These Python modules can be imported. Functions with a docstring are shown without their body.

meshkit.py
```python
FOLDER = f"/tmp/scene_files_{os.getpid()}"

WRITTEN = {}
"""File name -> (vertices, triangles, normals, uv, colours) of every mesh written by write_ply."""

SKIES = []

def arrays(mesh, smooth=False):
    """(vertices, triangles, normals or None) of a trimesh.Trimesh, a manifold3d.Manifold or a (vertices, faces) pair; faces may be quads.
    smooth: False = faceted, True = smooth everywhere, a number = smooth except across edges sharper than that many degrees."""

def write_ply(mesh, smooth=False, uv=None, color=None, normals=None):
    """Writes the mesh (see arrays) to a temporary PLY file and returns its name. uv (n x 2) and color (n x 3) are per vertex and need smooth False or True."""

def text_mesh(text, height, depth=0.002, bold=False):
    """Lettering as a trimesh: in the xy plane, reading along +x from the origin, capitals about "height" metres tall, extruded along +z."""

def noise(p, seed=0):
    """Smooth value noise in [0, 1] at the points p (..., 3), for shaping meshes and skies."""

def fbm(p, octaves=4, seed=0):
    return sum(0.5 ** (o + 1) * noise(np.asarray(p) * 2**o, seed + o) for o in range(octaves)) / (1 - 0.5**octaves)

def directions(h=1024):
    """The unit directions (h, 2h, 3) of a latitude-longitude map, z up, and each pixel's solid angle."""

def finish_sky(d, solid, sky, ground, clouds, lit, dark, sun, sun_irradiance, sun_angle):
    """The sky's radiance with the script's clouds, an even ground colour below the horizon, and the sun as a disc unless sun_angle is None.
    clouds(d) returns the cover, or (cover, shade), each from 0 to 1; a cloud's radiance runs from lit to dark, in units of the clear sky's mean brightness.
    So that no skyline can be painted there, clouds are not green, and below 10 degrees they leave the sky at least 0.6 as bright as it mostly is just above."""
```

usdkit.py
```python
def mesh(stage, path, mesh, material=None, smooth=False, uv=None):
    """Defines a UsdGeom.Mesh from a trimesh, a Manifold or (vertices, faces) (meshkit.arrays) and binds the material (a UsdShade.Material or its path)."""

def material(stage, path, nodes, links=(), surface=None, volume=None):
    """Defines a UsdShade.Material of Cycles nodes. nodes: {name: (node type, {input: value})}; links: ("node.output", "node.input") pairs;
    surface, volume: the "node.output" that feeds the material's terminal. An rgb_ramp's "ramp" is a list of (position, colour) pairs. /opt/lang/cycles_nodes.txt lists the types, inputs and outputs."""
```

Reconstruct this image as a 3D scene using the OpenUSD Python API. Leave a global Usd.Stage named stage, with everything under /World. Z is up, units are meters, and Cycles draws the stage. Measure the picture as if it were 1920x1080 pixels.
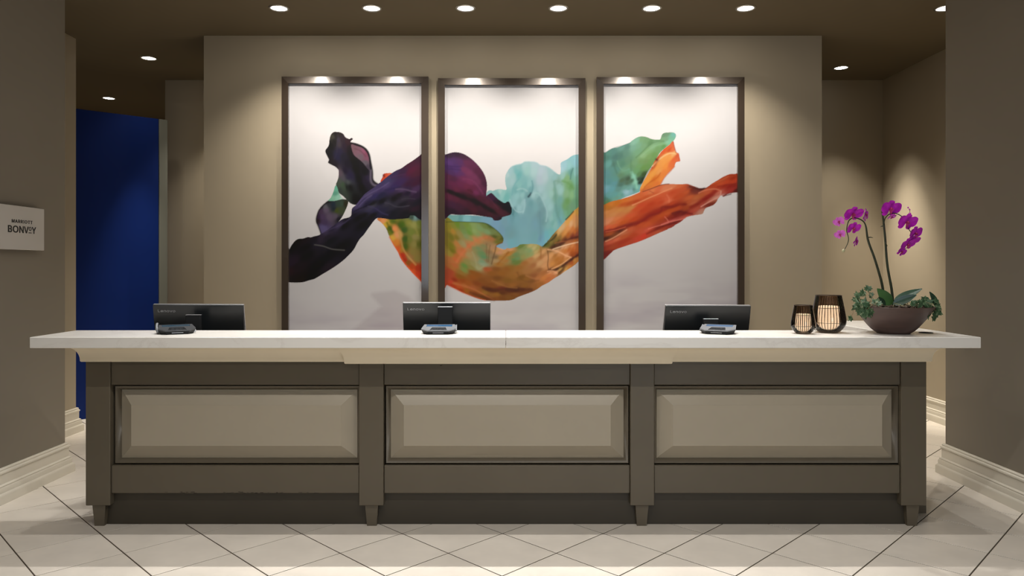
import math, random
import numpy as np, trimesh, manifold3d, shapely
import usdkit, meshkit
from pxr import Usd, UsdGeom, UsdLux, UsdShade, Gf, Sdf

stage = Usd.Stage.CreateInMemory()
UsdGeom.SetStageUpAxis(stage, 'Z'); UsdGeom.SetStageMetersPerUnit(stage, 1.0)
UsdGeom.Xform.Define(stage, '/World')
rng = random.Random(7)

# ------------------------------------------------------------------ camera, exposure
EYE, FPX, CX, CY = 1.46, 1363.0, 948.0, 502.0        # eye height; focal length and vanishing point in pixels of 1920x1080
CAM_EXPOSURE = 0.0
HA = 36.0
cam = UsdGeom.Camera.Define(stage, '/World/camera')
cam.AddTranslateOp().Set((0, 0, EYE)); cam.AddRotateXOp().Set(90)
cam.CreateHorizontalApertureAttr(HA); cam.CreateVerticalApertureAttr(HA * 9 / 16)
cam.CreateFocalLengthAttr(HA * FPX / 1920)
cam.CreateHorizontalApertureOffsetAttr((960 - CX) / 1920 * HA)
cam.CreateVerticalApertureOffsetAttr(-(540 - CY) / 1920 * HA)
cam.CreateClippingRangeAttr((0.05, 200.0))
cam.CreateExposureAttr(CAM_EXPOSURE)

# ------------------------------------------------------------------ light (power of each kind of lamp)
WARM = (1.0, 0.91, 0.78)
WHITE = (1.0, 0.968, 0.925)
P_ART, P_DESK, P_FRONT = 33.0, 37.0, 14.0
P_BLUE, P_FAR, P_ORCHID, P_SIDE = 120.0, 90.0, 40.0, 8.0
P_UNSEEN_LOBBY, P_UNSEEN_DAY = 20.0, 20.0

dome = UsdLux.DomeLight.Define(stage, '/World/lights/air')
dome.CreateIntensityAttr(0.0); dome.CreateColorAttr(Gf.Vec3f(0.6, 0.62, 0.7))

def spot(path, loc, power, half, soft, colour=WARM, radius=0.02, tilt=(0, 0)):
    l = UsdLux.SphereLight.Define(stage, path)
    l.AddTranslateOp().Set(loc)
    if tilt != (0, 0):
        l.AddRotateXYZOp().Set((tilt[0], tilt[1], 0))
    l.CreateRadiusAttr(radius); l.CreateIntensityAttr(power); l.CreateNormalizeAttr(True)
    l.CreateColorAttr(Gf.Vec3f(*colour))
    s = UsdLux.ShapingAPI.Apply(l.GetPrim())
    s.CreateShapingConeAngleAttr(half); s.CreateShapingConeSoftnessAttr(soft)
    return l

# cool light of an unseen lobby window, placed to light the right side
day = UsdLux.RectLight.Define(stage, '/World/lights/daylight')
day.AddTranslateOp().Set((1.9, -4.19, 1.7)); day.AddRotateXYZOp().Set((90, 0, 0))
day.CreateWidthAttr(1.9); day.CreateHeightAttr(2.3); day.CreateNormalizeAttr(True)
day.CreateIntensityAttr(P_UNSEEN_DAY); day.CreateColorAttr(Gf.Vec3f(0.72, 0.85, 1.0))

# ------------------------------------------------------------------ helpers
def lin(r, g, b):
    out = []
    for c in (r, g, b):
        c /= 255.0
        out.append(c / 12.92 if c <= 0.04045 else ((c + 0.055) / 1.055) ** 2.4)
    return tuple(out)

def W(px, py, d):
    """point at depth d that the photograph shows at pixel (px, py)"""
    return ((px - CX) / FPX * d, d, EYE - (py - CY) / FPX * d)

used = {}
def numbered(name):
    n = used.get(name, 0); used[name] = n + 1
    return name if n == 0 else f'{name}_{n:03d}'

def tag(o, label=None, cat=None, group=None, kind=None):
    p = o.GetPrim() if hasattr(o, 'GetPrim') else o
    for k, v in (('label', label), ('category', cat), ('group', group), ('kind', kind)):
        if v: p.SetCustomDataByKey(k, v)
    return p

def thing(name, label=None, cat=None, loc=(0, 0, 0), rotz=0.0, group=None, kind=None):
    x = UsdGeom.Xform.Define(stage, '/World/' + numbered(name))
    x.AddTranslateOp().Set(tuple(map(float, loc)))
    if rotz: x.AddRotateZOp().Set(float(rotz))
    tag(x, label, cat, group, kind)
    return x.GetPrim()

def obj(name, m, mat, parent=None, smooth=False, label=None, kind=None):
    base = parent.GetPath().pathString if parent is not None else '/World'
    key = base + '/' + name
    n = used.get(key, 0); used[key] = n + 1
    if parent is None:
        path = '/World/' + numbered(name)
    else:
        path = key if n == 0 else f'{key}_{n:03d}'
    if isinstance(m, list): m = trimesh.util.concatenate(m)
    p = usdkit.mesh(stage, path, m, mat, smooth).GetPrim()
    tag(p, label, kind=kind)
    return p

def struct(name, m, mat, smooth=False):
    p = obj(name, m, mat, None, smooth); tag(p, kind='structure')
    return p

def dup(proto, name, label, loc, rotz=0.0, group=None):
    r = thing(name, label, proto.GetCustomDataByKey('category'), loc, rotz, group or proto.GetCustomDataByKey('group'))
    r.GetReferences().AddInternalReference(proto.GetPath()); r.SetInstanceable(True)
    return r

def hull(pts):
    m = manifold3d.Manifold.hull_points(np.asarray(pts, float)).to_mesh()
    return trimesh.Trimesh(m.vert_properties[:, :3], m.tri_verts, process=False)

def box(x0, x1, y0, y1, z0, z1, b=0.0):
    x0, x1 = min(x0, x1), max(x0, x1); y0, y1 = min(y0, y1), max(y0, y1); z0, z1 = min(z0, z1), max(z0, z1)
    if b <= 0:
        return trimesh.creation.box(bounds=[[x0, y0, z0], [x1, y1, z1]])
    pts = []
    for x, sx in ((x0, 1), (x1, -1)):
        for y, sy in ((y0, 1), (y1, -1)):
            for z, sz in ((z0, 1), (z1, -1)):
                pts += [(x + sx * b, y + sy * b, z), (x + sx * b, y, z + sz * b), (x, y + sy * b, z + sz * b)]
    return hull(pts)

def lathe(profile, seg=48):
    """profile: (r, z) pairs"""
    p = np.asarray(profile, float)
    a = np.linspace(0, 2 * np.pi, seg, endpoint=False)
    v = np.stack([p[:, None, 0] * np.cos(a), p[:, None, 0] * np.sin(a), np.broadcast_to(p[:, None, 1], (len(p), seg))], -1).reshape(-1, 3)
    f = []
    for i in range(len(p) - 1):
        for j in range(seg):
            k = (j + 1) % seg
            f.append((i * seg + j, i * seg + k, (i + 1) * seg + k)); f.append((i * seg + j, (i + 1) * seg + k, (i + 1) * seg + j))
    m = trimesh.Trimesh(v, f, process=False); m.merge_vertices(); m.update_faces(m.nondegenerate_faces()); return m

def tube(points, r, sides=8, closed=False):
    p = np.asarray(points, float); n = len(p)
    r = np.broadcast_to(np.asarray(r, float), (n,))
    t = np.gradient(p, axis=0) if not closed else np.roll(p, -1, 0) - np.roll(p, 1, 0)
    t /= np.linalg.norm(t, axis=1, keepdims=True) + 1e-12
    ref = np.array([0.123, 0.35, 0.93]); a = np.cross(t, ref)
    bad = np.linalg.norm(a, axis=1) < 0.15
    a[bad] = np.cross(t[bad], [1.0, 0, 0]); a /= np.linalg.norm(a, axis=1, keepdims=True)
    b = np.cross(t, a); ang = np.arange(sides) * 2 * np.pi / sides
    v = (p[:, None] + r[:, None, None] * (np.cos(ang)[None, :, None] * a[:, None] + np.sin(ang)[None, :, None] * b[:, None])).reshape(-1, 3)
    f = []
    for i in range(n if closed else n - 1):
        i2 = (i + 1) % n
        for j in range(sides):
            k = (j + 1) % sides
            f.append((i * sides + j, i * sides + k, i2 * sides + k)); f.append((i * sides + j, i2 * sides + k, i2 * sides + j))
    if not closed:
        v = np.vstack([v, p[0], p[-1]]); c0, c1 = n * sides, n * sides + 1
        for j in range(sides):
            k = (j + 1) % sides
            f.append((c0, k, j)); f.append((c1, (n - 1) * sides + j, (n - 1) * sides + k))
    return trimesh.Trimesh(v, f, process=False)

def spline(pts, n=40, closed=False):
    from scipy.interpolate import splprep, splev
    p = np.asarray(pts, float)
    if closed: p = np.vstack([p, p[:1]])
    d = np.r_[0, np.cumsum(np.linalg.norm(np.diff(p, axis=0), axis=1))]
    from scipy.interpolate import CubicSpline, PchipInterpolator
    u = np.linspace(0, d[-1], n)
    if closed: return CubicSpline(d, p, bc_type='periodic')(u)[:-1]
    return CubicSpline(d, p, bc_type='natural')(u) if len(p) > 2 else np.stack([np.interp(u, d, p[:, k]) for k in range(p.shape[1])], 1)

def sweep(path, profile, side=1.0):
    """moulding: profile (out, z) pairs carried along a floor-plan polyline with mitred corners; side +1 = to the left of the path"""
    P = np.asarray(path, float); n = len(P)
    d = np.diff(P, axis=0); d /= np.linalg.norm(d, axis=1, keepdims=True)
    nor = np.stack([-d[:, 1], d[:, 0]], 1) * side
    off = np.zeros_like(P)
    for i in range(n):
        if i == 0: off[i] = nor[0]
        elif i == n - 1: off[i] = nor[-1]
        else:
            m = nor[i - 1] + nor[i]; m /= np.linalg.norm(m); off[i] = m / max(0.2, m @ nor[i])
    pr = np.asarray(profile, float); k = len(pr)
    v = np.array([[P[i, 0] + off[i, 0] * o, P[i, 1] + off[i, 1] * o, z] for i in range(n) for o, z in pr])
    f = []
    for i in range(n - 1):
        for j in range(k):
            j2 = (j + 1) % k
            f.append((i * k + j, i * k + j2, (i + 1) * k + j2)); f.append((i * k + j, (i + 1) * k + j2, (i + 1) * k + j))
    tri = trimesh.creation.triangulate_polygon(shapely.Polygon(pr), engine='earcut')
    # caps (profile is simple; the triangulation keeps its vertex order only up to a lookup)
    look = [int(np.argmin(np.linalg.norm(pr - q, axis=1))) for q in tri[0]]
    for t in tri[1]:
        f.append(tuple(look[x] for x in t)); f.append(tuple((n - 1) * k + look[x] for x in t[::-1]))
    m = trimesh.Trimesh(v, f, process=False); m.fix_normals(); return m

def xf(m, loc=(0, 0, 0), rx=0, ry=0, rz=0, s=1.0):
    m = m.copy()
    if s != 1.0: m.apply_scale(s)
    R = trimesh.transformations.euler_matrix(math.radians(rx), math.radians(ry), math.radians(rz), 'sxyz')
    R[:3, 3] = loc; m.apply_transform(R); return m

# ------------------------------------------------------------------ materials
LOOKS = '/World/Looks/'
def mat(name, colour, rough=0.6, metal=0.0, spec=0.5, vary=0.0, scale=6.0, bump=0.0, bscale=60.0, coat=0.0, rand=0.0, emis=None, emis_s=0.0, trans=0.0, sheen=0.0, stretch=None):
    n = {'p': ('principled_bsdf', {'base_color': colour, 'roughness': rough, 'metallic': metal, 'specular_ior_level': spec, 'coat_weight': coat, 'coat_roughness': 0.16, 'transmission_weight': trans, 'sheen_weight': sheen})}
    if emis: n['p'][1].update(emission_color=emis, emission_strength=emis_s)
    L = []
    if vary or bump or rand:
        n['g'] = ('texture_coordinate', {})
        src = 'g.object'
        if stretch:
            n['mp'] = ('mapping', {'scale': stretch}); L.append((src, 'mp.vector')); src = 'mp.vector'
    last = None
    if vary:
        n['n'] = ('noise_texture', {'scale': scale, 'detail': 5.0, 'roughness': 0.6}); L.append((src, 'n.vector'))
        n['r'] = ('rgb_ramp', {'ramp': [(0.25, tuple(c * (1 - vary) for c in colour)), (0.5, colour), (0.75, tuple(min(1, c * (1 + vary)) for c in colour))]})
        L += [('n.fac', 'r.fac')]; last = 'r.color'
    if rand:
        n['oi'] = ('object_info', {}); n['mr'] = ('map_range', {'from_min': 0.0, 'from_max': 1.0, 'to_min': 1 - rand, 'to_max': 1 + rand})
        n['hv'] = ('hsv', {'color': colour}); L += [('oi.random', 'mr.value'), ('mr.result', 'hv.value')]
        if last: L.append((last, 'hv.color'))
        last = 'hv.color'
    if last: L.append((last, 'p.base_color'))
    if bump:
        n['bn'] = ('noise_texture', {'scale': bscale, 'detail': 3.0}); n['b'] = ('bump', {'strength': bump, 'distance': 0.002})
        L += [(src, 'bn.vector'), ('bn.fac', 'b.height'), ('b.normal', 'p.normal')]
    return usdkit.material(stage, LOOKS + name, n, L, surface='p.BSDF')

M = {}
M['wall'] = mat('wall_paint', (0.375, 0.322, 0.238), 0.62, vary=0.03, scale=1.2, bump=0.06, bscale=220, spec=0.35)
M['wall_grey'] = mat('near_wall_paint', (0.21, 0.183, 0.143), 0.62, vary=0.03, scale=1.2, bump=0.06, bscale=220, spec=0.3)  # darker and greyer than the other wall paint, keeps near walls dark
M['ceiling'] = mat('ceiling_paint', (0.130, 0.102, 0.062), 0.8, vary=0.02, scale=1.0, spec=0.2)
M['lobby'] = mat('lobby_paint', (0.42, 0.38, 0.31), 0.8)
M['trim'] = mat('baseboard_paint', (0.64, 0.60, 0.51), 0.42, vary=0.03, scale=3)
M['tile'] = mat('limestone_tile', (0.70, 0.645, 0.57), 0.38, vary=0.09, scale=3.2, bump=0.06, bscale=30, rand=0.035)
M['grout'] = mat('grout', (0.06, 0.045, 0.03), 0.9, vary=0.2, scale=20)
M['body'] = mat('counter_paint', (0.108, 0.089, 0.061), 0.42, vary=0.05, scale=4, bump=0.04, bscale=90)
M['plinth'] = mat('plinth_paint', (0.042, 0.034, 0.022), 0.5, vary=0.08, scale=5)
M['panel'] = mat('panel_paint', (0.365, 0.32, 0.245), 0.42, vary=0.03, scale=3)
M['cove'] = mat('moulding_paint', (0.80, 0.70, 0.525), 0.45, vary=0.03, scale=3)
M['blue'] = mat('blue_panel', (0.0005, 0.016, 0.135), 0.5, vary=0.05, scale=2, spec=0.2)
M['post'] = mat('partition_post', (0.15, 0.155, 0.13), 0.5)
M['steel'] = mat('brushed_trim', (0.55, 0.53, 0.5), 0.3, metal=1.0)
M['bronze'] = mat('bronze_frame', (0.060, 0.043, 0.032), 0.36, metal=0.3, spec=0.5, coat=1.0)
M['black'] = mat('black_plastic', (0.009, 0.010, 0.0115), 0.55, spec=0.2, bump=0.05, bscale=500)
M['shell'] = mat('monitor_shell', (0.012, 0.0145, 0.017), 0.30, bump=0.03, bscale=700)
M['silver'] = mat('silver_edge', (0.55, 0.56, 0.58), 0.3, metal=0.8)
M['grey'] = mat('grey_plastic', (0.155, 0.165, 0.178), 0.4)
M['darkgrey'] = mat('dark_grey_plastic', (0.05, 0.054, 0.06), 0.4)
M['ink'] = mat('black_ink', (0.01, 0.01, 0.01), 0.5)
M['letter'] = mat('grey_lettering', (0.30, 0.31, 0.33), 0.35)
M['sign'] = mat('white_sign', (0.50, 0.475, 0.44), 0.35)
M['wood'] = mat('desk_laminate', (0.20, 0.16, 0.11), 0.5, vary=0.1, scale=6)
M['screen_off'] = mat('monitor_glass', (0.01, 0.012, 0.015), 0.12)
M['pad_screen'] = mat('terminal_display', (0.01, 0.03, 0.06), 0.15, emis=(0.06, 0.27, 0.60), emis_s=0.36)
M['pad_dim'] = mat('terminal_display_dim', (0.01, 0.025, 0.04), 0.15, emis=(0.08, 0.22, 0.36), emis_s=0.14)
M['lens'] = mat('lamp_lens', (0.9, 0.9, 0.9), 0.4, emis=(1.0, 0.95, 0.88), emis_s=7.0)
M['candle'] = mat('candle_wax', (0.86, 0.78, 0.66), 0.5, emis=(1.0, 0.91, 0.78), emis_s=1.7)  # wax glows evenly, as if lit from inside
M['chip'] = mat('worn_edge', (0.035, 0.026, 0.018), 0.8)
M['rib'] = mat('lantern_wire', (0.035, 0.022, 0.014), 0.4, metal=0.3)
M['bowl'] = mat('bowl_glaze', (0.075, 0.040, 0.032), 0.45, vary=0.30, scale=5, bump=0.10, bscale=14, coat=0.08, stretch=(1, 1, 4))
M['soil'] = mat('bark_soil', (0.06, 0.04, 0.026), 0.9, vary=0.4, scale=60)
M['moss'] = mat('moss', (0.20, 0.19, 0.09), 0.9, vary=0.4, scale=60)
M['stem'] = mat('orchid_stem', (0.022, 0.03, 0.012), 0.5, vary=0.25, scale=30)
M['petal'] = mat('orchid_petal', (0.56, 0.006, 0.56), 0.55, vary=0.22, scale=40, sheen=0.1)
M['petal_pale'] = mat('orchid_petal_edge', (0.66, 0.13, 0.62), 0.55, vary=0.15, scale=40)
M['lip'] = mat('orchid_lip', (0.42, 0.02, 0.14), 0.5, vary=0.3, scale=60)
M['bud'] = mat('orchid_bud', (0.42, 0.40, 0.24), 0.6)
M['leaf'] = mat('orchid_leaf', (0.055, 0.135, 0.04), 0.36, vary=0.25, scale=12)
M['leaf_dark'] = mat('dark_leaf', (0.022, 0.06, 0.034), 0.30, vary=0.3, scale=16)
M['vine'] = mat('ivy_vine', (0.20, 0.16, 0.08), 0.7)

def marble():
    n = {'g': ('geometry', {}), 'w': ('noise_texture', {'scale': 1.3, 'detail': 6.0, 'roughness': 0.62, 'distortion': 1.4}),
         'r': ('rgb_ramp', {'ramp': [(0.0, (0.80, 0.775, 0.73)), (0.46, (0.79, 0.765, 0.72)), (0.50, (0.735, 0.705, 0.66)), (0.54, (0.79, 0.765, 0.72)), (1.0, (0.82, 0.80, 0.76))]}),
         'p': ('principled_bsdf', {'roughness': 0.27})}
    return usdkit.material(stage, LOOKS + 'quartz_slab', n, [('g.position', 'w.vector'), ('w.fac', 'r.fac'), ('r.color', 'p.base_color')], surface='p.BSDF')
M['quartz'] = marble()

def ivy_mat():
    n = {'g': ('texture_coordinate', {}), 'v': ('noise_texture', {'scale': 55.0, 'detail': 2.0}),
         'r': ('rgb_ramp', {'ramp': [(0.0, (0.022, 0.060, 0.028)), (0.50, (0.045, 0.105, 0.045)), (0.60, (0.12, 0.20, 0.10)), (0.74, (0.38, 0.42, 0.27)), (1.0, (0.5, 0.52, 0.36))]}),
         'p': ('principled_bsdf', {'roughness': 0.45}), 't': ('translucent_bsdf', {'color': (0.10, 0.2, 0.05)}), 'm': ('mix_closure', {'fac': 0.15})}
    return usdkit.material(stage, LOOKS + 'variegated_ivy', n, [('g.object', 'v.vector'), ('v.fac', 'r.fac'), ('r.color', 'p.base_color'), ('p.BSDF', 'm.closure1'), ('t.BSDF', 'm.closure2')], surface='m.closure')
M['ivy'] = ivy_mat()

def smoked():
    n = {'f': ('fresnel', {'IOR': 1.45}), 't': ('transparent_bsdf', {'color': (0.72, 0.63, 0.54)}), 'g': ('glossy_bsdf', {'color': (1, 1, 1), 'roughness': 0.06}), 'm': ('mix_closure', {})}
    return usdkit.material(stage, LOOKS + 'smoked_glass', n, [('f.fac', 'm.fac'), ('t.BSDF', 'm.closure1'), ('g.BSDF', 'm.closure2')], surface='m.closure')
M['smoke'] = smoked()

def pane():
    n = {'f': ('fresnel', {'IOR': 1.45}), 't': ('transparent_bsdf', {}), 'g': ('glossy_bsdf', {'roughness': 0.02}), 'm': ('mix_closure', {})}
    return usdkit.material(stage, LOOKS + 'window_glass', n, [('f.fac', 'm.fac'), ('t.BSDF', 'm.closure1'), ('g.BSDF', 'm.closure2')], surface='m.closure')
M['pane'] = pane()

def print_mat():
    n = {'a': ('attribute', {'attribute': 'displayColor'}), 'p': ('principled_bsdf', {'roughness': 0.45, 'specular_ior_level': 0.3})}
    return usdkit.material(stage, LOOKS + 'art_print', n, [('a.color', 'p.base_color')], surface='p.BSDF')
M['print'] = print_mat()

# ------------------------------------------------------------------ room shell
CEIL = 3.5
YA = 6.39                                   # feature wall with the triptych
YL, YR, YB = 5.18, 5.15, 7.9                # ends of the near walls, back wall
XL, XR = -3.14, 3.117                       # near side walls
XPL, XPR = -3.83, 4.10                      # side walls of the passages behind

fl = thing('floor', kind='structure')
obj('grout_bed', box(-6.2, 6.2, -4.2, 10.6, -0.10, -0.0025), M['grout'], fl)
DG = 0.553                                  # tile diagonal
def tile_mesh(cx, cy, g=0.0034, h=0.012, b=0.0012):
    a = DG / 2 - g * 1.414
    c = [(a, 0), (0, a), (-a, 0), (0, -a)]
    k = (a - b * 1.414) / a
    pts = [(cx + x, cy + y, -h) for x, y in c] + [(cx + x, cy + y, -b * 0.6) for x, y in c] + [(cx + k * x, cy + k * y, 0.0) for x, y in c]
    f = []
    for r in (0, 4):
        for i in range(4):
            j = (i + 1) % 4
            f += [(r + i, r + j, r + 4 + j), (r + i, r + 4 + j, r + 4 + i)]
    f += [(8, 9, 10), (8, 10, 11)]
    return trimesh.Trimesh(pts, f, process=False)
far = []
cand = []
for i in range(-30, 31):
    for j in range(-30, 31):
        cx = -0.017 + (i + j) * DG / 2; cy = 3.443 + DG / 2 + (i - j) * DG / 2
        if -4.6 < cx < 4.6 and -4 < cy < 10.3:
            cand.append((cx, cy))
def seen(c):
    x, y = c
    if y < 3.15 or y > 7.9 or abs(x) > 4.2: return False
    if abs(x) < 1.9 and y > 4.35: return False
    return abs(x) < (y + .5) * 0.72 + 0.2
for c in sorted(cand):
    if seen(c): obj('tile', tile_mesh(*c), M['tile'], fl)
    else: far.append(tile_mesh(*c))
obj('tile_field', far, M['tile'], fl, kind='stuff')

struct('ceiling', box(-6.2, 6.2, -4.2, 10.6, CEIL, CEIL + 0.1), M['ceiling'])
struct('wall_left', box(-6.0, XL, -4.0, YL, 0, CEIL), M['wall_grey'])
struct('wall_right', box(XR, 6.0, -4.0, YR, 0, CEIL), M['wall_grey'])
struct('wall_passage_left', box(-6.0, XPL, YL, 6.48, 0, CEIL), M['wall'])
struct('wall_passage_right', box(XPR, 6.0, YR, 8.1, 0, CEIL), M['wall'])
struct('wall_back', box(-3.70, XPR, YB, YB + 0.2, 0, CEIL), M['wall'])
struct('wall_front', box(-2.653, 2.78, YA, YB, 0, CEIL), M['wall'])
struct('wall_far_left', box(-6.2, -6.0, 6.48, 10.4, 0, CEIL), M['wall'])
struct('wall_far_back', box(-6.2, -3.4, 10.4, 10.6, 0, CEIL), M['wall'])
struct('wall_far_right', box(-3.6, -3.4, YB + 0.2, 10.4, 0, CEIL), M['wall'])
WX0, WX1, WZ0, WZ1 = 0.9, 2.9, 0.5, 2.9
struct('wall_lobby', [box(XL, WX0, -4.2, -4.0, 0, CEIL), box(WX1, XR, -4.2, -4.0, 0, CEIL), box(WX0, WX1, -4.2, -4.0, 0, WZ0), box(WX0, WX1, -4.2, -4.0, WZ1, CEIL)], M['lobby'])
w1 = thing('window_1', kind='structure')  # out of view, placed as the source of the cool light
obj('window_frame', [box(WX0, WX1, -4.15, -4.05, WZ0, WZ0 + .05), box(WX0, WX1, -4.15, -4.05, WZ1 - .05, WZ1), box(WX0, WX0 + .05, -4.15, -4.05, WZ0 + .05, WZ1 - .05), box(WX1 - .05, WX1, -4.15, -4.05, WZ0 + .05, WZ1 - .05), box(1.88, 1.92, -4.14, -4.06, WZ0 + .05, WZ1 - .05)], M['bronze'], w1)
obj('pane', box(WX0 + .05, WX1 - .05, -4.105, -4.095, WZ0 + .05, WZ1 - .05), M['pane'], w1)

BP = [(0, 0), (0.046, 0), (0.046, 0.050), (0.040, 0.060), (0.034, 0.066), (0.034, 0.090), (0.028, 0.100), (0.030, 0.108), (0.018, 0.116), (0.018, 0.176), (0.024, 0.182), (0.024, 0.190), (0.015, 0.198), (0.017, 0.206), (0.010, 0.214), (0, 0.214)]
struct('baseboard_left', sweep([(XL, -3.99), (XL, YL), (XPL, YL), (XPL, 6.48), (-5.9, 6.48)], BP, -1), M['trim'], 35)
struct('baseboard_right', sweep([(XR, -3.99), (XR, YR), (XPR, YR), (XPR, YB - .001)], BP, 1), M['trim'], 35)
struct('baseboard_back', [sweep([(XPR - .047, YB), (2.78, YB), (2.78, YA), (-2.653, YA), (-2.653, YB), (-3.70, YB)], BP, 1)], M['trim'], 35)

# blue partition with pale end post, standing in the left passage
a, b_ = np.array([-4.42, 6.70]), np.array([-3.555, 7.45])
u = (b_ - a) / np.linalg.norm(b_ - a); ang = math.degrees(math.atan2(u[1], u[0])); Lp = float(np.linalg.norm(b_ - a))
bp = thing('blue_partition', 'tall deep blue partition panel with pale end post standing in the left passage', 'partition', (a[0], a[1], 0), ang)
obj('panel', box(0, Lp, 0, 0.08, 0.0, 2.985, 0.004), M['blue'], bp)
obj('end_post', box(Lp + .001, Lp + 0.085, -0.005, 0.095, 0.0, 2.985, 0.004), M['post'], bp, label='pale grey green end post')

# ------------------------------------------------------------------ recessed downlights
dl = None
def downlight(x, y, label, group, power, half, soft, colour=WARM, r=0.062, tilt=(0, 0)):
    global dl
    if dl is None:
        dl = thing('downlight', label, 'ceiling light', (x, y, CEIL), 0, group)
        obj('trim_ring', lathe([(0.062, -0.001), (0.064, -0.006), (0.074, -0.007), (0.078, -0.004), (0.078, 0.0), (0.062, 0.0)], 36), M['steel'], dl, 40)
        obj('lens', lathe([(0.0, -0.004), (0.060, -0.0035), (0.0625, -0.001), (0.0, -0.001)], 36), M['lens'], dl)
    else:
        dup(dl, 'downlight', label, (x, y, CEIL), 0, group)
    k = used['downlight'] - 1
    spot(f'/World/lights/lamp_{k:03d}', (x, y, CEIL - 0.035), power, half, soft, colour, tilt=tilt)

YROW = 5.71
names = ['leftmost', 'second from the left', 'third from the left', 'fourth from the left', 'fifth from the left', 'sixth from the left']
for k, px in enumerate((523, 697, 873, 1047, 1222, 1398)):
    downlight(W(px, 15, YROW)[0], YROW, f'round recessed downlight, {names[k]} in the long row before the triptych', 'downlights in the row before the triptych', P_ART, 50.5, 1.0, tilt=(16, 0))
    spot(f'/World/lights/lamp_spill_{k}', (W(px, 15, YROW)[0], YROW, CEIL - 0.036), 1.3, 82, 0.6, WARM, tilt=(22, 0))
downlight(W(1772, 13, YROW)[0], YROW, 'round recessed downlight half hidden by the right wall', None, P_SIDE, 55, 1.0, tilt=(6, -6))
downlight(-3.47, 7.07, 'round recessed downlight in the dark ceiling left of the feature wall', None, P_BLUE, 18, 1.0)
spot('/World/lights/lamp_wide', (-3.47, 7.07, CEIL - 0.036), 3.0, 48, 1.0, WARM, tilt=(6, 0))
downlight(-4.77, 8.74, 'small round recessed downlight above the blue partition', None, P_FAR, 65, 1.0)
downlight(3.42, 7.41, 'round recessed downlight above the orchid near the right back corner', None, P_ORCHID, 33, 0.9, tilt=(0, -7))
spot('/World/lights/lamp_orchid_core', (3.42, 7.41, CEIL - 0.036), 112.0, 21, 1.0, WARM, tilt=(0, -13))
downlight(-2.88, 7.40, 'unseen round recessed downlight behind the feature wall, placed to light the left passage', None, 34.0, 44, 1.0)  # out of view, placed to light the back wall on the left
downlight(3.86, 6.05, 'unseen round recessed downlight behind the near right wall, placed to light the right passage', None, 34.0, 42, 1.0)  # out of view, placed to light the lower right passage wall
# lamps above and in front of the counter, out of the picture, whose light the counter and floor show
for k in range(7):
    downlight(-1.68 + k * 0.56, 4.69, 'round recessed downlight in the ceiling row above the reception counter', 'downlights above the counter', P_DESK, 40, 1.0, WHITE)
for k in range(7):
    downlight(-2.32 + k * 0.773, 3.74, 'round recessed downlight in the ceiling row before the reception counter', 'downlights before the counter', P_FRONT, 36, 1.0, WHITE)
for y in (2.0, -0.6):  # lobby lamps out of view, placed to light the counter front and floor
    for x in (-1.0, 0.0, 1.0):
        downlight(x, y, 'unseen round recessed downlight in the lobby ceiling, placed to light the counter front', 'unseen downlights of the lobby', P_UNSEEN_LOBBY, 75, 0.6, WHITE)

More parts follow.
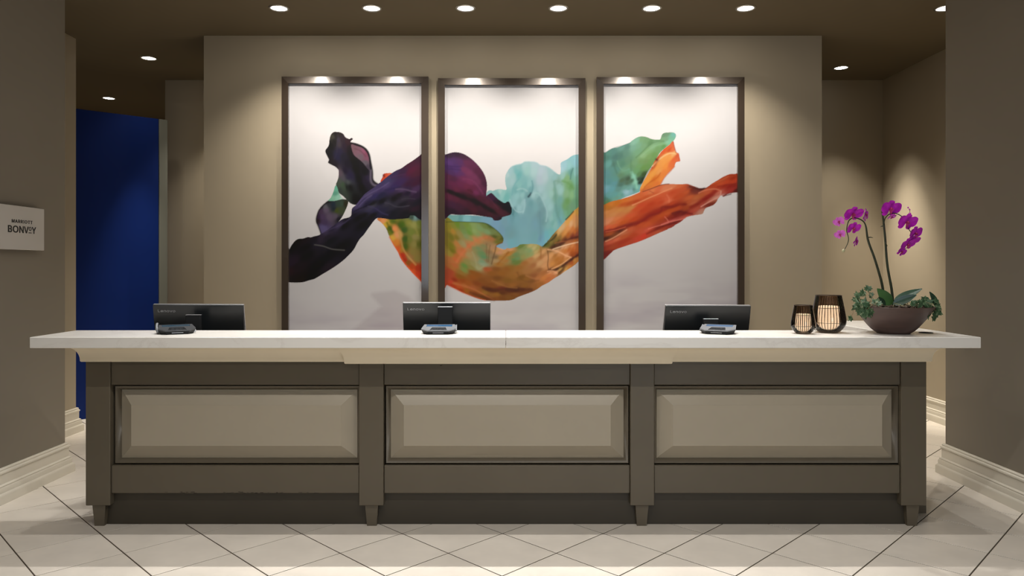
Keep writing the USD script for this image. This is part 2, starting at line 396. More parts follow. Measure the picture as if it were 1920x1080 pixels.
# ------------------------------------------------------------------ reception counter
cb = thing('reception_counter', 'long taupe reception counter with raised cream panels, posts and tapered feet', 'reception desk')
POST = [(-2.366, -2.229), (-0.826, -0.688), (0.703, 0.838), (2.229, 2.371)]
YP, YRL, YPN, YPL = 4.094, 4.106, 4.170, 4.140
for x0, x1 in POST:
    obj('post', box(x0, x1, YP, 4.18, 0.120, 0.940, 0.003), M['body'], cb)
    c = (x0 + x1) / 2
    t, q = 0.037, 0.027
    obj('foot', hull([(c + sx * t, yy, 0.1195) for sx in (-1, 1) for yy in (YP + .012, 4.155)] + [(c + sx * q, yy, 0.0) for sx in (-1, 1) for yy in (YP + .018, 4.135)]), M['body'], cb)
BAYS = [(POST[i][1] + .001, POST[i + 1][0] - .001) for i in range(3)]
PAN = [(-2.192, -0.846), (-0.656, 0.674), (0.8616, 2.204)]
def ring(x0, x1, z0, z1, prof):
    """frame swept round a rectangle in the xz plane: prof (inset, y)"""
    v, f = [], []
    k = len(prof)
    for cx_, sx, cz_, sz in ((x0, 1, z0, 1), (x1, -1, z0, 1), (x1, -1, z1, -1), (x0, 1, z1, -1)):
        for o, y in prof: v.append((cx_ + sx * o, y, cz_ + sz * o))
    for i in range(4):
        j = (i + 1) % 4
        for m in range(k - 1):
            f += [(i * k + m, j * k + m, j * k + m + 1), (i * k + m, j * k + m + 1, i * k + m + 1)]
    return trimesh.Trimesh(v, f, process=False)
for (x0, x1), (p0, p1) in zip(BAYS, PAN):
    obj('top_rail', box(x0, x1, YRL, 4.18, 0.798, 0.940, 0.003), M['body'], cb)
    obj('bottom_rail', box(x0, x1, YRL, 4.18, 0.185, 0.343, 0.004), M['body'], cb)
    obj('backing_board', box(x0, x1, YPN, 4.18, 0.3435, 0.7975), M['body'], cb)
    z0, z1 = 0.374, 0.765
    obj('panel_moulding', ring(p0 - .026, p1 + .026, z0 - .026, z1 + .028, [(0, YPN), (0.0, 4.128), (0.005, 4.122), (0.012, 4.124), (0.018, 4.136), (0.026, 4.150), (0.026, YPN)]), M['body'], cb, 50)
    # raised panel: coved bevel up to a proud field
    prof = [(0.0, 4.1695), (0.0, 4.152)]
    for s in np.linspace(0, 1, 9):
        prof.append((0.004 + 0.076 * s, 4.149 - 0.049 * s ** 1.15))
    prof += [(0.0815, 4.098)]
    fieldy = 4.098; e = 0.0815
    rg = ring(p0, p1, z0, z1, prof)
    fd = trimesh.Trimesh([(p0 + e, fieldy, z0 + e), (p1 - e, fieldy, z0 + e), (p1 - e, fieldy, z1 - e), (p0 + e, fieldy, z1 - e)], [(0, 1, 2), (0, 2, 3)], process=False)
    obj('raised_panel', [rg, fd], M['panel'], cb, 12)
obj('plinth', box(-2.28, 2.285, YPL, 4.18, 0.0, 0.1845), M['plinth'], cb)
obj('carcass', [box(-2.36, 2.365, 4.1805, 4.32, 0.125, 1.026), box(-2.28, 2.285, 4.1805, 4.30, 0.0, 0.125)], M['body'], cb)
obj('return_carcass', box(2.24, 2.50, 4.3205, 5.10, 0.0, 1.026), M['body'], cb)
cr_ = random.Random(5); sc_m = []
for x0, x1, n in ((305, 366, 7), (418, 470, 8), (472, 530, 10), (560, 596, 4)):
    for _ in range(n):
        px_ = cr_.uniform(x0, x1); X_, _, Z_ = W(px_, cr_.uniform(922.5, 925.0), YRL)
        sc_m.append(box(X_ - cr_.uniform(.003, .012), X_ + cr_.uniform(.003, .012), YRL - .0004, YRL + .002, max(Z_ - .0012, .1862), Z_ + cr_.uniform(.0, .003)))
X_, _, Z_ = W(827, 685, YRL)
sc_m.append(hull([(X_ - .010, YRL - .0004, Z_), (X_ + .010, YRL - .0004, Z_ + .003), (X_, YRL - .0004, Z_ - .005), (X_, YRL + .001, Z_)]))
obj('paint_chips', sc_m, M['chip'], cb, kind='stuff', label='dark chips in the paint')
# coved crown moulding under the top; its middle stretch stands a little further forward
def cove(drop, r):
    out = [(0.0, 0.9335 - drop), (0.004, 0.9335 - drop), (0.008, 0.938 - drop)]
    for s in np.linspace(0.05, 1, 10):
        t = s * math.pi / 2
        out.append((0.008 + r * (1 - math.cos(t)), 0.940 - drop + (0.080 + drop) * math.sin(t)))
    out += [(r + 0.012, 1.0265), (0.0, 1.0265)]
    return out
obj('crown_moulding', sweep([(-2.372, 4.32), (-2.372, 4.072), (2.377, 4.072), (2.377, 4.32)], cove(0, 0.052), -1), M['cove'], cb, 40)
obj('crown_moulding', sweep([(-0.885, 4.075), (-0.885, 4.030), (0.915, 4.030), (0.915, 4.075)], cove(0.006, 0.055), -1), M['cove'], cb, 40)

ct = thing('countertop', 'thick white stone countertop in two slabs on the reception counter', 'countertop')
SX0, SX1, SM = -2.559, 2.556, 0.001
obj('slab', box(SX0, SM - .0008, 3.906, 4.34, 1.027, 1.087, 0.003), M['quartz'], ct)
obj('slab', box(SM + .0008, SX1, 3.906, 4.34, 1.027, 1.087, 0.003), M['quartz'], ct)
obj('return_slab', box(2.20, SX1, 4.3405, 5.13, 1.027, 1.087, 0.003), M['quartz'], ct)
gx, gy, _ = W(1736, 624, 4.165)
gr = thing('cable_grommet', 'small dark round cable grommet set on the white countertop right of the orchid bowl', 'cable grommet', (gx, gy, 1.0873))
obj('collar', lathe([(0.0300, 0.0), (0.0300, 0.003), (0.036, 0.0032), (0.0375, 0.0)], 32), M['darkgrey'], gr, 40)
obj('cap', lathe([(0.0, 0.0), (0.0295, 0.0), (0.0295, 0.0024), (0.0, 0.0026)], 32), M['black'], gr, 40)

# staff desk behind, on which the monitors stand
wd = thing('staff_desk', 'lower staff desk hidden behind the reception counter that carries the three monitors', 'desk')
obj('worktop', box(-2.2, 2.19, 4.325, 5.02, 0.72, 0.75, 0.003), M['wood'], wd)
for x in (-2.1, -0.75, 0.75, 2.08):
    obj('side_panel', box(x - .015, x + .015, 4.35, 4.98, 0, 0.7195), M['wood'], wd)

# ------------------------------------------------------------------ triptych frames (the prints follow further down)
FR = [(527.5, 803, 143), (821, 1098, 146), (1119, 1396.5, 144)]
PX = 6.34
for k, (l, r, t) in enumerate(FR):
    x0, x1, z1 = W(l, t, PX)[0], W(r, t, PX)[0], W(l, t, PX)[2]
    z0 = 0.62; w = 0.060
    lab = ['wide bronze framed print of a black and violet scarf, leftmost of the triptych',
           'wide bronze framed print of plum, turquoise and ochre scarf, middle of the triptych',
           'wide bronze framed print of green and orange scarf, rightmost of the triptych'][k]
    pic = thing('framed_print', lab, 'picture', (x0, PX, z0), 0, 'framed prints of the triptych')
    Wd, Hh = x1 - x0, z1 - z0
    def member(o0, o1, i1, i0):
        # outer edge set back, inner edge proud: the face slopes a little outwards
        return hull([(x, 0.0085, z) for x, z in (o0, o1)] + [(x, 0.0, z) for x, z in (i1, i0)] + [(x, 0.049, z) for x, z in (o0, o1, i1, i0)])
    obj('frame_rail', member((0, Hh), (Wd, Hh), (Wd - w, Hh - w), (w, Hh - w)), M['bronze'], pic)
    obj('frame_rail', member((0, 0), (Wd, 0), (Wd - w, w), (w, w)), M['bronze'], pic)
    obj('frame_stile', member((0, 0), (0, Hh), (w, Hh - w), (w, w)), M['bronze'], pic)
    obj('frame_stile', member((Wd, 0), (Wd, Hh), (Wd - w, Hh - w), (Wd - w, w)), M['bronze'], pic)
    FR[k] = FR[k] + (pic, x0, z0, Wd, Hh, w)

# ------------------------------------------------------------------ wall sign
sx = XL + 0.045
sg = thing('wall_sign', 'white square sign with black lettering mounted on the left wall', 'sign', (sx, 4.62, 1.714))
obj('sign_board', box(-0.014, 0, -0.257, 0.257, -0.1395, 0.1395, 0.002), M['sign'], sg)
for yy in (-.17, .17):
    for zz in (-.09, .09):
        obj('standoff', xf(trimesh.creation.cylinder(0.009, 0.031, sections=16), (-0.0296, yy, zz), ry=90), M['steel'], sg)
def letters(txt, h, width, x_mid, z_base, bold=False, depth=0.0015):
    m = meshkit.text_mesh(txt, h, depth, bold)
    lo, hi = m.bounds[0], m.bounds[1]
    m.apply_translation((-(lo[0] + hi[0]) / 2, -lo[1], 0)); m.apply_scale((width / (hi[0] - lo[0]), h / (hi[1] - lo[1]), 1)); m.apply_translation((x_mid, z_base, 0))
    return m
T_WALL = np.array([[0, 0, 1, 0], [1, 0, 0, 0], [0, 1, 0, 0], [0, 0, 0, 1.0]])
lt = [letters(c, 0.0215, wd_, xm, 0.030, True) for c, wd_, xm in (('M', .026, -.091), ('A', .024, -.061), ('R', .019, -.034), ('R', .019, -.009), ('I', .0055, .009), ('O', .026, .031), ('T', .020, .060), ('T', .020, .086))]
lt += [letters(c, 0.0440, wd_, xm, -0.032, True) for c, wd_, xm in (('B', .037, -.120), ('O', .053, -.068), ('N', .042, -.012), ('V', .044, .035))]
lt += [letters('O', 0.0270, .025, .072, -0.0150, True), letters('Y', 0.0440, .042, .110, -0.032, True)]
bar = trimesh.creation.box(extents=(.028, .0045, .0015)); bar.apply_translation((.072, -.0275, .00075)); lt.append(bar)
lt = trimesh.util.concatenate(lt); lt.apply_translation((0.039, 0, 0)); lt.apply_transform(T_WALL)
obj('lettering', lt, M['ink'], sg, label='black lettering')

# ------------------------------------------------------------------ monitors
def monitor(px_mid, top_py, neck_px, neck_py, yaw, roll, label):
    d = 4.50
    X, _, ztop = W(px_mid, top_py, d)
    t = thing('monitor', label, 'monitor', (X, d + 0.01, 0.75), 0, 'monitors on the reception desk')
    w, h = 0.545, 0.335
    zt = ztop - 0.75                                    # local height of the upper edge
    R = trimesh.transformations.euler_matrix(math.radians(16), math.radians(roll), math.radians(yaw), 'sxyz')
    R[:3, 3] = (0, 0, zt)
    def put(m): m = m.copy(); m.apply_transform(R); return m
    # local frame: upper edge at z = 0, panel hangs down; back (seen side) faces -y
    ts = np.linspace(0, 1, 13)
    body = hull([(sx_ * (w / 2 - (0.0 if q == 0 else 0.002)), (0.010 if q == 0 else 0.006 - 0.016 * math.sin(math.pi * (0.10 + 0.78 * t))), -0.003 - (h - .006) * t) for sx_ in (-1, 1) for t in ts for q in (0, 1)])
    obj('back_shell', put(body), M['shell'], t, 40)
    obj('bezel', put(box(-w / 2, w / 2, 0.0105, 0.026, -h, 0.0, 0.002)), M['silver'], t, label='silver edged front bezel')
    obj('display', put(box(-w / 2 + .008, w / 2 - .008, 0.0262, 0.0272, -h + .02, -0.008)), M['screen_off'], t)
    lg = meshkit.text_mesh('Lenovo', 0.0155, 0.0008)
    lg.apply_transform(np.array([[1, 0, 0, 0], [0, 0, -1, 0], [0, 1, 0, 0], [0, 0, 0, 1.0]]))
    lo, hi = lg.bounds
    lg.apply_scale((0.104 / (hi[0] - lo[0]), 1, 1)); lg.apply_translation((-w / 2 + 0.030 - lg.bounds[0][0], -0.0062, -0.046))
    lo = lg.copy(); lo.vertices[:, 1] += np.interp(-lo.vertices[:, 2] / h, ts, [0.0058 - 0.016 * math.sin(math.pi * (0.10 + 0.78 * t)) for t in ts]) + 0.0062
    obj('lettering', put(lo), M['letter'], t, label='pale grey lettering')
    # stand: flat neck with a bright upper edge, hinge, foot
    nx, ny, nz = W((neck_px[0] + neck_px[1]) / 2, neck_py, d - 0.055)
    nx -= X; nzl = nz - 0.75; hw = (neck_px[1] - neck_px[0]) / 2 / FPX * (d - 0.055)
    obj('neck', box(nx - hw, nx + hw, -0.075, -0.053, 0.012, nzl, 0.003), M['black'], t)
    obj('neck_cap', box(nx - hw, nx + hw, -0.0755, -0.0525, nzl + .0002, nzl + 0.004, 0.001), M['silver'], t, label='bright upper edge of the neck')
    hz = nzl - 0.06
    obj('hinge', hull([(nx + sx_ * .035, y, hz + z) for sx_ in (-1, 1) for y, z in ((-0.0525, -.03), (-0.0525, .03), (-0.022 - 0.2 * 0 , -.03), (-0.040, .03))]), M['black'], t)
    obj('foot', box(nx - .12, nx + .12, -0.150, 0.06, 0.0, 0.0118, 0.004), M['black'], t)
    return t
monitor(370, 572, (349, 377), 591, 5, 0.5, 'black monitor seen from behind at the left end of the counter before the blue panel')
monitor(837, 568.5, (821, 848.5), 576, 1, 0.1, 'black monitor seen from behind at the counter middle, its neck raised to the top')
monitor(1330, 573.5, (1318.5, 1346.5), 598.5, 5, 0.6, 'black monitor seen from behind at the right of the counter beside the smoked glass lanterns')

# ------------------------------------------------------------------ payment terminals
def terminal(px, py, yaw, label, flap=0, stylus=False, lit=True, s=1.0):
    d = 4.135
    X, Y, _ = W(px, py, d)
    t = thing('payment_terminal', label, 'payment terminal', (X, Y, 1.0873), yaw, 'payment terminals on the counter')
    # plan outline: chamfered front corners; front is -y
    W2, D2 = 0.098 * s, 0.085 * s
    plan = [(-0.062 * s, -D2), (0.062 * s, -D2), (W2, -0.035 * s), (W2 * .90, D2), (-W2 * .90, D2), (-W2, -0.035 * s)]
    def zt(y): return 0.023 + (y + D2) / (2 * D2) * 0.021
    low = [(x * 0.86, y * 0.92, 0.0) for x, y in plan]
    mid = [(x, y, zt(y) - 0.0058) for x, y in plan]
    obj('base_shell', hull(low + mid), M['black'], t)
    # light top shell with a rectangular opening at the front middle
    outer = shapely.Polygon(plan)
    hole = shapely.Polygon([(-0.048 * s, -D2 * 0.86), (0.048 * s, -D2 * 0.86), (0.038 * s, 0.0), (-0.038 * s, 0.0)])
    scr = shapely.box(-0.074 * s, 0.022 * s, 0.074 * s, 0.080 * s)
    sh = trimesh.creation.extrude_polygon(outer.difference(hole).difference(scr), 0.006, engine='earcut')
    sh.vertices[:, 2] += np.array([zt(y) for y in sh.vertices[:, 1]]) - 0.0055
    obj('top_shell', sh, M['grey'] if lit else M['darkgrey'], t)
    kp = trimesh.creation.extrude_polygon(hole.buffer(-0.001), 0.004, engine='earcut'); kp.vertices[:, 2] += np.array([zt(y) for y in kp.vertices[:, 1]]) - 0.006
    obj('keypad_well', kp, M['black'], t)
    for i in range(3):
        for j in range(3):
            kx, ky = (-0.022 + 0.022 * i) * s, (-0.060 + 0.014 * j) * s
            obj('key', box(kx - .008 * s, kx + .008 * s, ky - .004 * s, ky + .004 * s, zt(ky) - 0.003, zt(ky) + 0.0008), M['darkgrey'], t)
    sc = trimesh.creation.extrude_polygon(scr.buffer(-0.001), 0.005, engine='earcut'); sc.vertices[:, 2] += np.array([zt(y) for y in sc.vertices[:, 1]]) - 0.0058
    obj('display', sc, M['pad_screen'] if lit else M['pad_dim'], t, label='blue lit display' if lit else 'dim blue display')
    obj('card_slot', box(-0.030 * s, 0.030 * s, -D2 * .985, -D2 * .93, 0.008, 0.0105), M['silver'], t, label='thin bright card slot')
    if flap:
        f = flap
        obj('side_reader', hull([(f * x, y, z) for x, y, z in ((W2 * .93, -.03 * s, .010), (W2 * .88, .075 * s, .026), (W2 * .93, -.03 * s, .016), (W2 * .88, .075 * s, .040), (W2 * 1.05, -.02 * s, .012), (W2 * 1.03, .075 * s, .032), (W2 * 1.05, -.02 * s, .018), (W2 * 1.03, .075 * s, .044))]), M['grey'], t, label='pale side card reader')
    if stylus:
        obj('stylus_holder', tube(spline([(-W2 * .98, -.03 * s, .012), (-W2 * 1.04, 0.0, .034), (-W2 * 1.0, .03 * s, .056), (-W2 * .96, .045 * s, .052)], 14), np.linspace(.008, .006, 14), 10), M['grey'], t, True, label='curved pale stylus holder')
        obj('connector', box(W2 * .86, W2 * 1.02, -.030 * s, -.008 * s, .006, .022, .002), M['silver'], t)
        obj('connector', box(W2 * .84, W2 * 1.02, .022 * s, .055 * s, .012, .032, .002), M['silver'], t)
    return t
terminal(331, 621.5, 28, 'dark payment terminal turned aside before the left monitor', stylus=True, lit=False)
terminal(823, 621.5, 2, 'grey payment terminal with blue display squarely before the middle monitor', flap=1)
terminal(1347, 621.5, -24, 'grey payment terminal with blue display turned aside before the right monitor', flap=-1)

# ------------------------------------------------------------------ lanterns
def lantern(px, py, half_px, h_px, label, candle_px, d):
    X, Y, _ = W(px, py, d)
    s = d / FPX
    R, Hh = half_px * s, h_px * s
    t = thing('candle_lantern', label, 'candle holder', (X, Y, 1.0873), 0, 'smoked glass candle lanterns on the counter')
    prof = [(0.0, 0.0), (0.50, 0.0), (0.62, 0.025), (0.80, 0.10), (0.93, 0.19), (0.995, 0.29), (0.985, 0.40), (0.93, 0.55), (0.85, 0.75), (0.77, 0.93), (0.74, 1.0)]
    pp = spline(np.array(prof)[2:], 26); pp = np.vstack([prof[:2], pp])
    outer = [(r * R, z * Hh) for r, z in pp]
    inner = [(max(0, r * R - 0.0025), max(z * Hh, 0.004)) for r, z in pp[::-1]]
    obj('glass', lathe(outer + inner, 64), M['smoke'], t, 40)
    obj('rim', tube([(0.74 * R * math.cos(a), 0.74 * R * math.sin(a), Hh) for a in np.linspace(0, 2 * np.pi, 48, endpoint=False)], 0.0016, 6, True), M['rib'], t, True)
    obj('base_ring', lathe([(0.0, 0.0002), (0.62 * R, 0.0002), (0.64 * R, 0.004), (0.60 * R, 0.010), (0.0, 0.0105)], 40).apply_scale((.86, .86, 1)), M['rib'], t, 40)
    ribs = []
    ip = np.array([(r * R - 0.0052, z * Hh) for r, z in pp[3:-1]])
    for k in range(34):
        a = 2 * np.pi * k / 34
        ribs.append(tube([(r * math.cos(a), r * math.sin(a), z) for r, z in ip], 0.0019, 5))
    obj('wire_ribs', ribs, M['rib'], t, True, kind='stuff')
    for zz in (0.27, 0.66):
        rr = float(np.interp(zz, pp[2:, 1], pp[2:, 0])) * R - 0.0082
        obj('wire_band', tube([(rr * math.cos(a), rr * math.sin(a), zz * Hh) for a in np.linspace(0, 2 * np.pi, 48, endpoint=False)], 0.0012, 5, True), M['rib'], t, True)
    cr, ch = candle_px[0] * s, candle_px[1] * s
    cd = obj('candle', lathe([(0.0, 0.0108), (cr, 0.0108), (cr, ch - .006), (cr - .004, ch - .001), (cr * .8, ch), (cr * .5, ch - .004), (0.0, ch - .005)], 40), M['candle'], t, 35)
    obj('wick', tube([(0, 0, ch - .006), (0.001, 0, ch + .004), (0.003, 0, ch + .009)], 0.0012, 6), M['ink'], cd)
    return t
lantern(1506, 626, 22, 53, 'small smoked glass candle lantern with wire ribs left of the tall lantern', (13.5, 37), 4.12)
lantern(1553.5, 623.5, 31, 69.5, 'tall smoked glass candle lantern with wire ribs between small lantern and orchid', (18.5, 50), 4.19)

# ------------------------------------------------------------------ the three prints: painted shapes of a flying scarf
# measured in patches of the picture plane: patch letter -> (left, top, scale)
PATCH = dict(A=(590, 240, 9), B=(535, 340, 9), C=(660, 320, 9), D=(530, 430, 9), E=(700, 400, 8.31), F=(830, 280, 7.714), G=(930, 285, 7.714),
             H=(830, 395, 9), I=(830, 480, 10.8), J=(950, 440, 9), K=(1000, 380, 10.8), L=(1130, 240, 8.306), M=(1130, 340, 7.714), N=(1240, 315, 9.393))
def P(s):
    """'A:x,y x,y ... B:x,y' -> picture-plane points"""
    out, k = [], None
    for tok in s.split():
        if ':' in tok: k, tok = tok.split(':')
        x, y = map(float, tok.split(','))
        l, t, sc_ = PATCH[k]; out.append((l + x / sc_, t + y / sc_))
    return np.array(out)
def Cc(s):
    """'A:x,y,r,g,b ...' -> colour control points"""
    out, k = [], None
    for tok in s.split():
        if ':' in tok: k, tok = tok.split(':')
        x, y, r, g, b = map(float, tok.split(','))
        l, t, sc_ = PATCH[k]; out.append((l + x / sc_, t + y / sc_, r, g, b))
    return np.array(out)

LAYERS = {0: [], 1: [], 2: []}
def layer(pic, outline, colours, soft=0.5, grain=None): LAYERS[pic].append(('fill', P(outline), Cc(colours), soft, grain))   # grain: (angle of the folds, stretch) or (x, y, stretch) for folds round a point
def stroke(pic, pts, rgb, width, alpha=0.8): LAYERS[pic].append(('line', P(pts), rgb, width, alpha))

# --- left print
layer(0, 'E:60,85 130,150 200,240 240,340 300,470 380,600 430,710 520,830 620,940 735,1055 800,1110 800,40 640,30 200,40',
 'E:90,100,215,130,70 150,120,225,150,90 200,170,205,165,50 260,240,70,95,10 270,300,100,110,20 330,240,225,140,80 370,330,215,145,90 300,380,205,160,60 420,320,200,155,85 350,450,200,120,40 440,180,70,100,15 480,260,50,90,30 500,400,55,85,20 490,520,70,90,10 300,110,110,120,30 560,140,130,130,50 640,170,145,145,75 600,300,110,120,45 560,400,105,110,40 650,360,135,125,70 690,300,105,110,30 700,480,85,90,15 620,600,125,110,50 650,480,130,120,60 680,700,125,110,50 560,700,140,105,60 440,560,165,110,30 400,560,200,80,30 450,660,170,40,15 500,730,160,35,5 600,830,170,60,10 540,760,130,75,15 690,860,160,45,10 700,960,185,50,15 620,900,190,70,25 730,1040,170,50,10 710,150,110,120,40 600,60,60,80,70 660,65,115,150,145 700,60,60,80,90')
stroke(0, 'E:215,150 250,220 300,290', (60, 85, 5), 3.0, .7)
stroke(0, 'E:300,120 420,200 480,330 495,470 505,570', (50, 80, 15), 5.0, .6)
stroke(0, 'E:400,300 430,420 470,560 560,690 660,800', (185, 140, 75), 2.0, .6)
stroke(0, 'E:560,150 650,220 690,340', (150, 145, 75), 3.0, .5)
stroke(0, 'E:250,370 320,490 390,600 450,720 560,860 735,1045', (215, 90, 40), 1.6, .6)
layer(0, 'C:480,190 510,120 530,60 560,45 660,40 720,70 560,200', 'C:560,90,225,90,50 640,60,225,110,75 540,80,190,50,20 600,120,215,75,40')
stroke(0, 'C:530,75 545,95', (90, 15, 5), 2.0, .8)
layer(0, 'A:350,65 440,75 490,110 520,155 580,185 600,180 625,165 645,190 620,210 610,240 700,260 800,300 870,350 915,420 940,520 960,640 975,760 985,870 1060,940 1150,960 1200,1150 700,1300 480,1150 400,1080 360,960 380,900 400,830 405,740 395,700 340,650 260,610 225,580 240,540 225,500 190,430 180,380 215,330 240,280 250,200 270,120 310,75',
 'A:300,150,62,60,48 280,300,5,5,8 400,200,70,60,76 380,150,42,36,42 420,110,34,24,24 450,200,44,28,40 400,260,66,56,62 350,100,18,13,13 330,220,8,8,10 430,400,35,28,58 480,480,25,22,40 250,430,15,15,22 380,470,32,28,60 280,560,28,20,28 330,600,30,22,34 500,300,38,22,42 560,260,48,18,32 590,330,22,12,20 600,420,12,8,16 550,600,22,16,34 520,720,28,18,42 600,800,35,28,60 560,850,40,32,62 700,700,4,4,8 650,550,6,5,10 750,850,5,5,10 850,750,8,6,14 850,900,28,20,40 900,850,40,30,58 960,900,28,22,36 430,780,92,76,88 480,850,80,75,85 440,900,75,80,75 410,960,66,80,66 470,950,62,85,60 560,900,74,80,80 500,1000,60,75,60 430,1040,50,60,55 540,1000,20,26,24 600,1000,6,6,10 800,1000,5,5,8 700,1200,5,5,8', 0.5, (-70, 1.6))
layer(0, 'A:615,280 700,300 790,330 850,380 890,440 915,520 925,640 935,720 880,670 800,570 700,490 650,430', 'A:680,330,122,86,96 760,390,130,90,105 830,380,150,85,110 780,480,115,95,105 870,500,130,80,100 890,440,140,70,95 850,590,100,90,100 900,660,72,62,78')
stroke(0, 'A:680,350 760,380 860,480', (100, 55, 70), 1.5, .5)
stroke(0, 'A:950,720 945,830 960,920 1010,965 1060,970', (112, 102, 118), 2.4, .8)
stroke(0, 'A:620,250 760,290 860,350 920,440 945,560 970,680 980,800 990,880 1060,940', (25, 15, 22), 1.6, .9)
stroke(0, 'A:350,95 360,180 345,300', (6, 5, 6), 2.0, .7)
stroke(0, 'A:400,190 380,300 370,420 330,520', (48, 42, 66), 1.6, .5)
layer(0, 'B:845,70 880,110 900,190 940,250 985,295 960,312 830,332 720,337 770,270 810,180', 'B:850,130,110,185,155 800,290,140,195,165 840,200,95,160,135 960,300,195,222,205 780,310,130,190,160 890,280,150,205,180')
layer(0, 'B:720,335 640,400 570,480 540,550 520,670 550,750 590,850 605,890 700,860 900,680 1000,520 1060,350 985,300 830,330',
 'B:600,500,70,50,75 680,480,95,80,100 620,600,75,55,85 750,600,90,75,95 840,590,85,75,90 740,400,45,50,55 800,400,25,40,55 900,380,45,65,55 950,380,55,75,60 870,490,65,75,20 820,460,25,35,45 660,700,65,50,80 560,600,45,25,55 640,780,85,75,115 540,660,35,20,25 930,480,60,70,45 680,430,95,95,100 1010,380,40,38,18 900,640,20,16,28 600,430,16,14,18 720,345,20,24,24')
stroke(0, 'B:720,338 640,402 572,482 542,552 523,670 552,750 600,880', (20, 12, 18), 1.6, .85)
layer(0, 'C:1220,-320 1160,-270 1040,-180 930,-110 830,-40 740,0 650,60 560,130 490,190 440,222 390,270 300,330 220,390 150,470 80,570 0,640 B:1100,590 960,640 820,740 700,830 605,885 560,910 480,930 430,945 380,940 300,965 230,970 170,1000 D:150,270 100,355 30,420 30,897 100,895 230,900 350,890 450,860 540,835 650,770 800,680 930,595 1050,500 1130,420 1200,340 C:120,1170 200,1080 300,940 400,815 470,800 560,810 650,825 760,820 950,800 980,760 1040,755 1220,750',
 'C:1000,0,85,15,50 1100,30,75,20,45 850,40,55,25,60 700,100,55,40,80 600,170,60,55,95 800,200,55,30,80 950,230,55,15,50 1080,200,60,12,45 700,280,50,35,85 900,300,45,20,60 1050,330,70,40,80 850,330,72,52,88 1080,420,40,18,50 950,380,25,12,40 800,400,12,8,18 500,300,60,45,90 560,260,75,60,105 400,330,70,58,100 480,420,30,28,60 380,430,45,38,85 280,420,75,65,100 200,480,60,52,90 150,560,62,54,92 250,560,25,20,50 350,560,6,6,12 500,520,8,8,18 600,550,46,44,60 700,600,40,38,52 850,570,18,14,28 950,600,30,20,35 1080,560,18,14,30 700,480,8,6,12 880,480,44,38,52 330,610,66,64,76 300,650,48,44,75 400,650,38,34,66 500,700,30,28,58 600,740,22,20,40 700,720,12,14,26 900,720,10,10,20 1050,650,40,14,32 200,750,6,6,10 100,800,4,4,6 50,680,40,34,66 0,700,35,30,60 30,740,10,8,20 200,900,5,5,8 350,760,8,8,12 1000,740,6,14,20 1000,-120,70,18,48 1100,-200,60,20,45 B:1100,550,42,34,62 1200,450,70,60,95 1000,600,35,28,52 900,740,60,52,80 800,780,38,30,55 1050,640,15,12,22 1000,750,6,6,9 700,860,55,45,70 760,830,32,26,46 500,970,18,12,22 600,950,42,32,48 700,950,28,22,34 D:150,300,5,4,5 400,300,5,4,7 420,150,22,12,18 250,180,14,10,6 620,170,38,30,44 560,200,15,14,26 800,200,10,12,18 1000,300,5,5,7 600,600,2,2,5 800,450,3,3,10 400,450,8,8,10 160,560,30,18,32 130,700,30,10,16 230,640,20,12,18 300,850,14,6,4 150,860,16,10,10 800,620,24,14,24 900,540,16,12,24 1050,420,10,7,16 500,780,4,3,5', 0.5, (33, 2.2))
stroke(0, 'D:540,260 640,275 720,295 800,325 930,345 1040,352', (92, 90, 88), 1.3, .7)
stroke(0, 'C:560,545 640,560 720,600 850,610 960,590', (66, 62, 76), 1.5, .6)
stroke(0, 'C:740,312 900,318 1020,350 1080,360', (98, 78, 108), 1.8, .6)
stroke(0, 'C:60,600 200,450 330,370 520,270 620,200', (96, 82, 126), 1.4, .6)
stroke(0, 'C:120,600 250,470 330,420', (96, 84, 126), 1.2, .5)
stroke(0, 'C:0,720 100,655 200,615 330,560', (10, 7, 22), 1.5, .7)
stroke(0, 'C:270,600 330,612 400,640 520,720 600,745', (58, 52, 90), 1.6, .6)
stroke(0, 'C:640,120 780,80 900,60', (80, 40, 85), 1.6, .5)
stroke(0, 'C:560,330 700,300 820,270', (36, 24, 66), 2.0, .5)
stroke(0, 'C:840,485 930,470 1060,480', (60, 52, 66), 1.2, .6)
stroke(0, 'B:640,870 800,790 960,720 1100,620', (70, 60, 92), 1.4, .5)

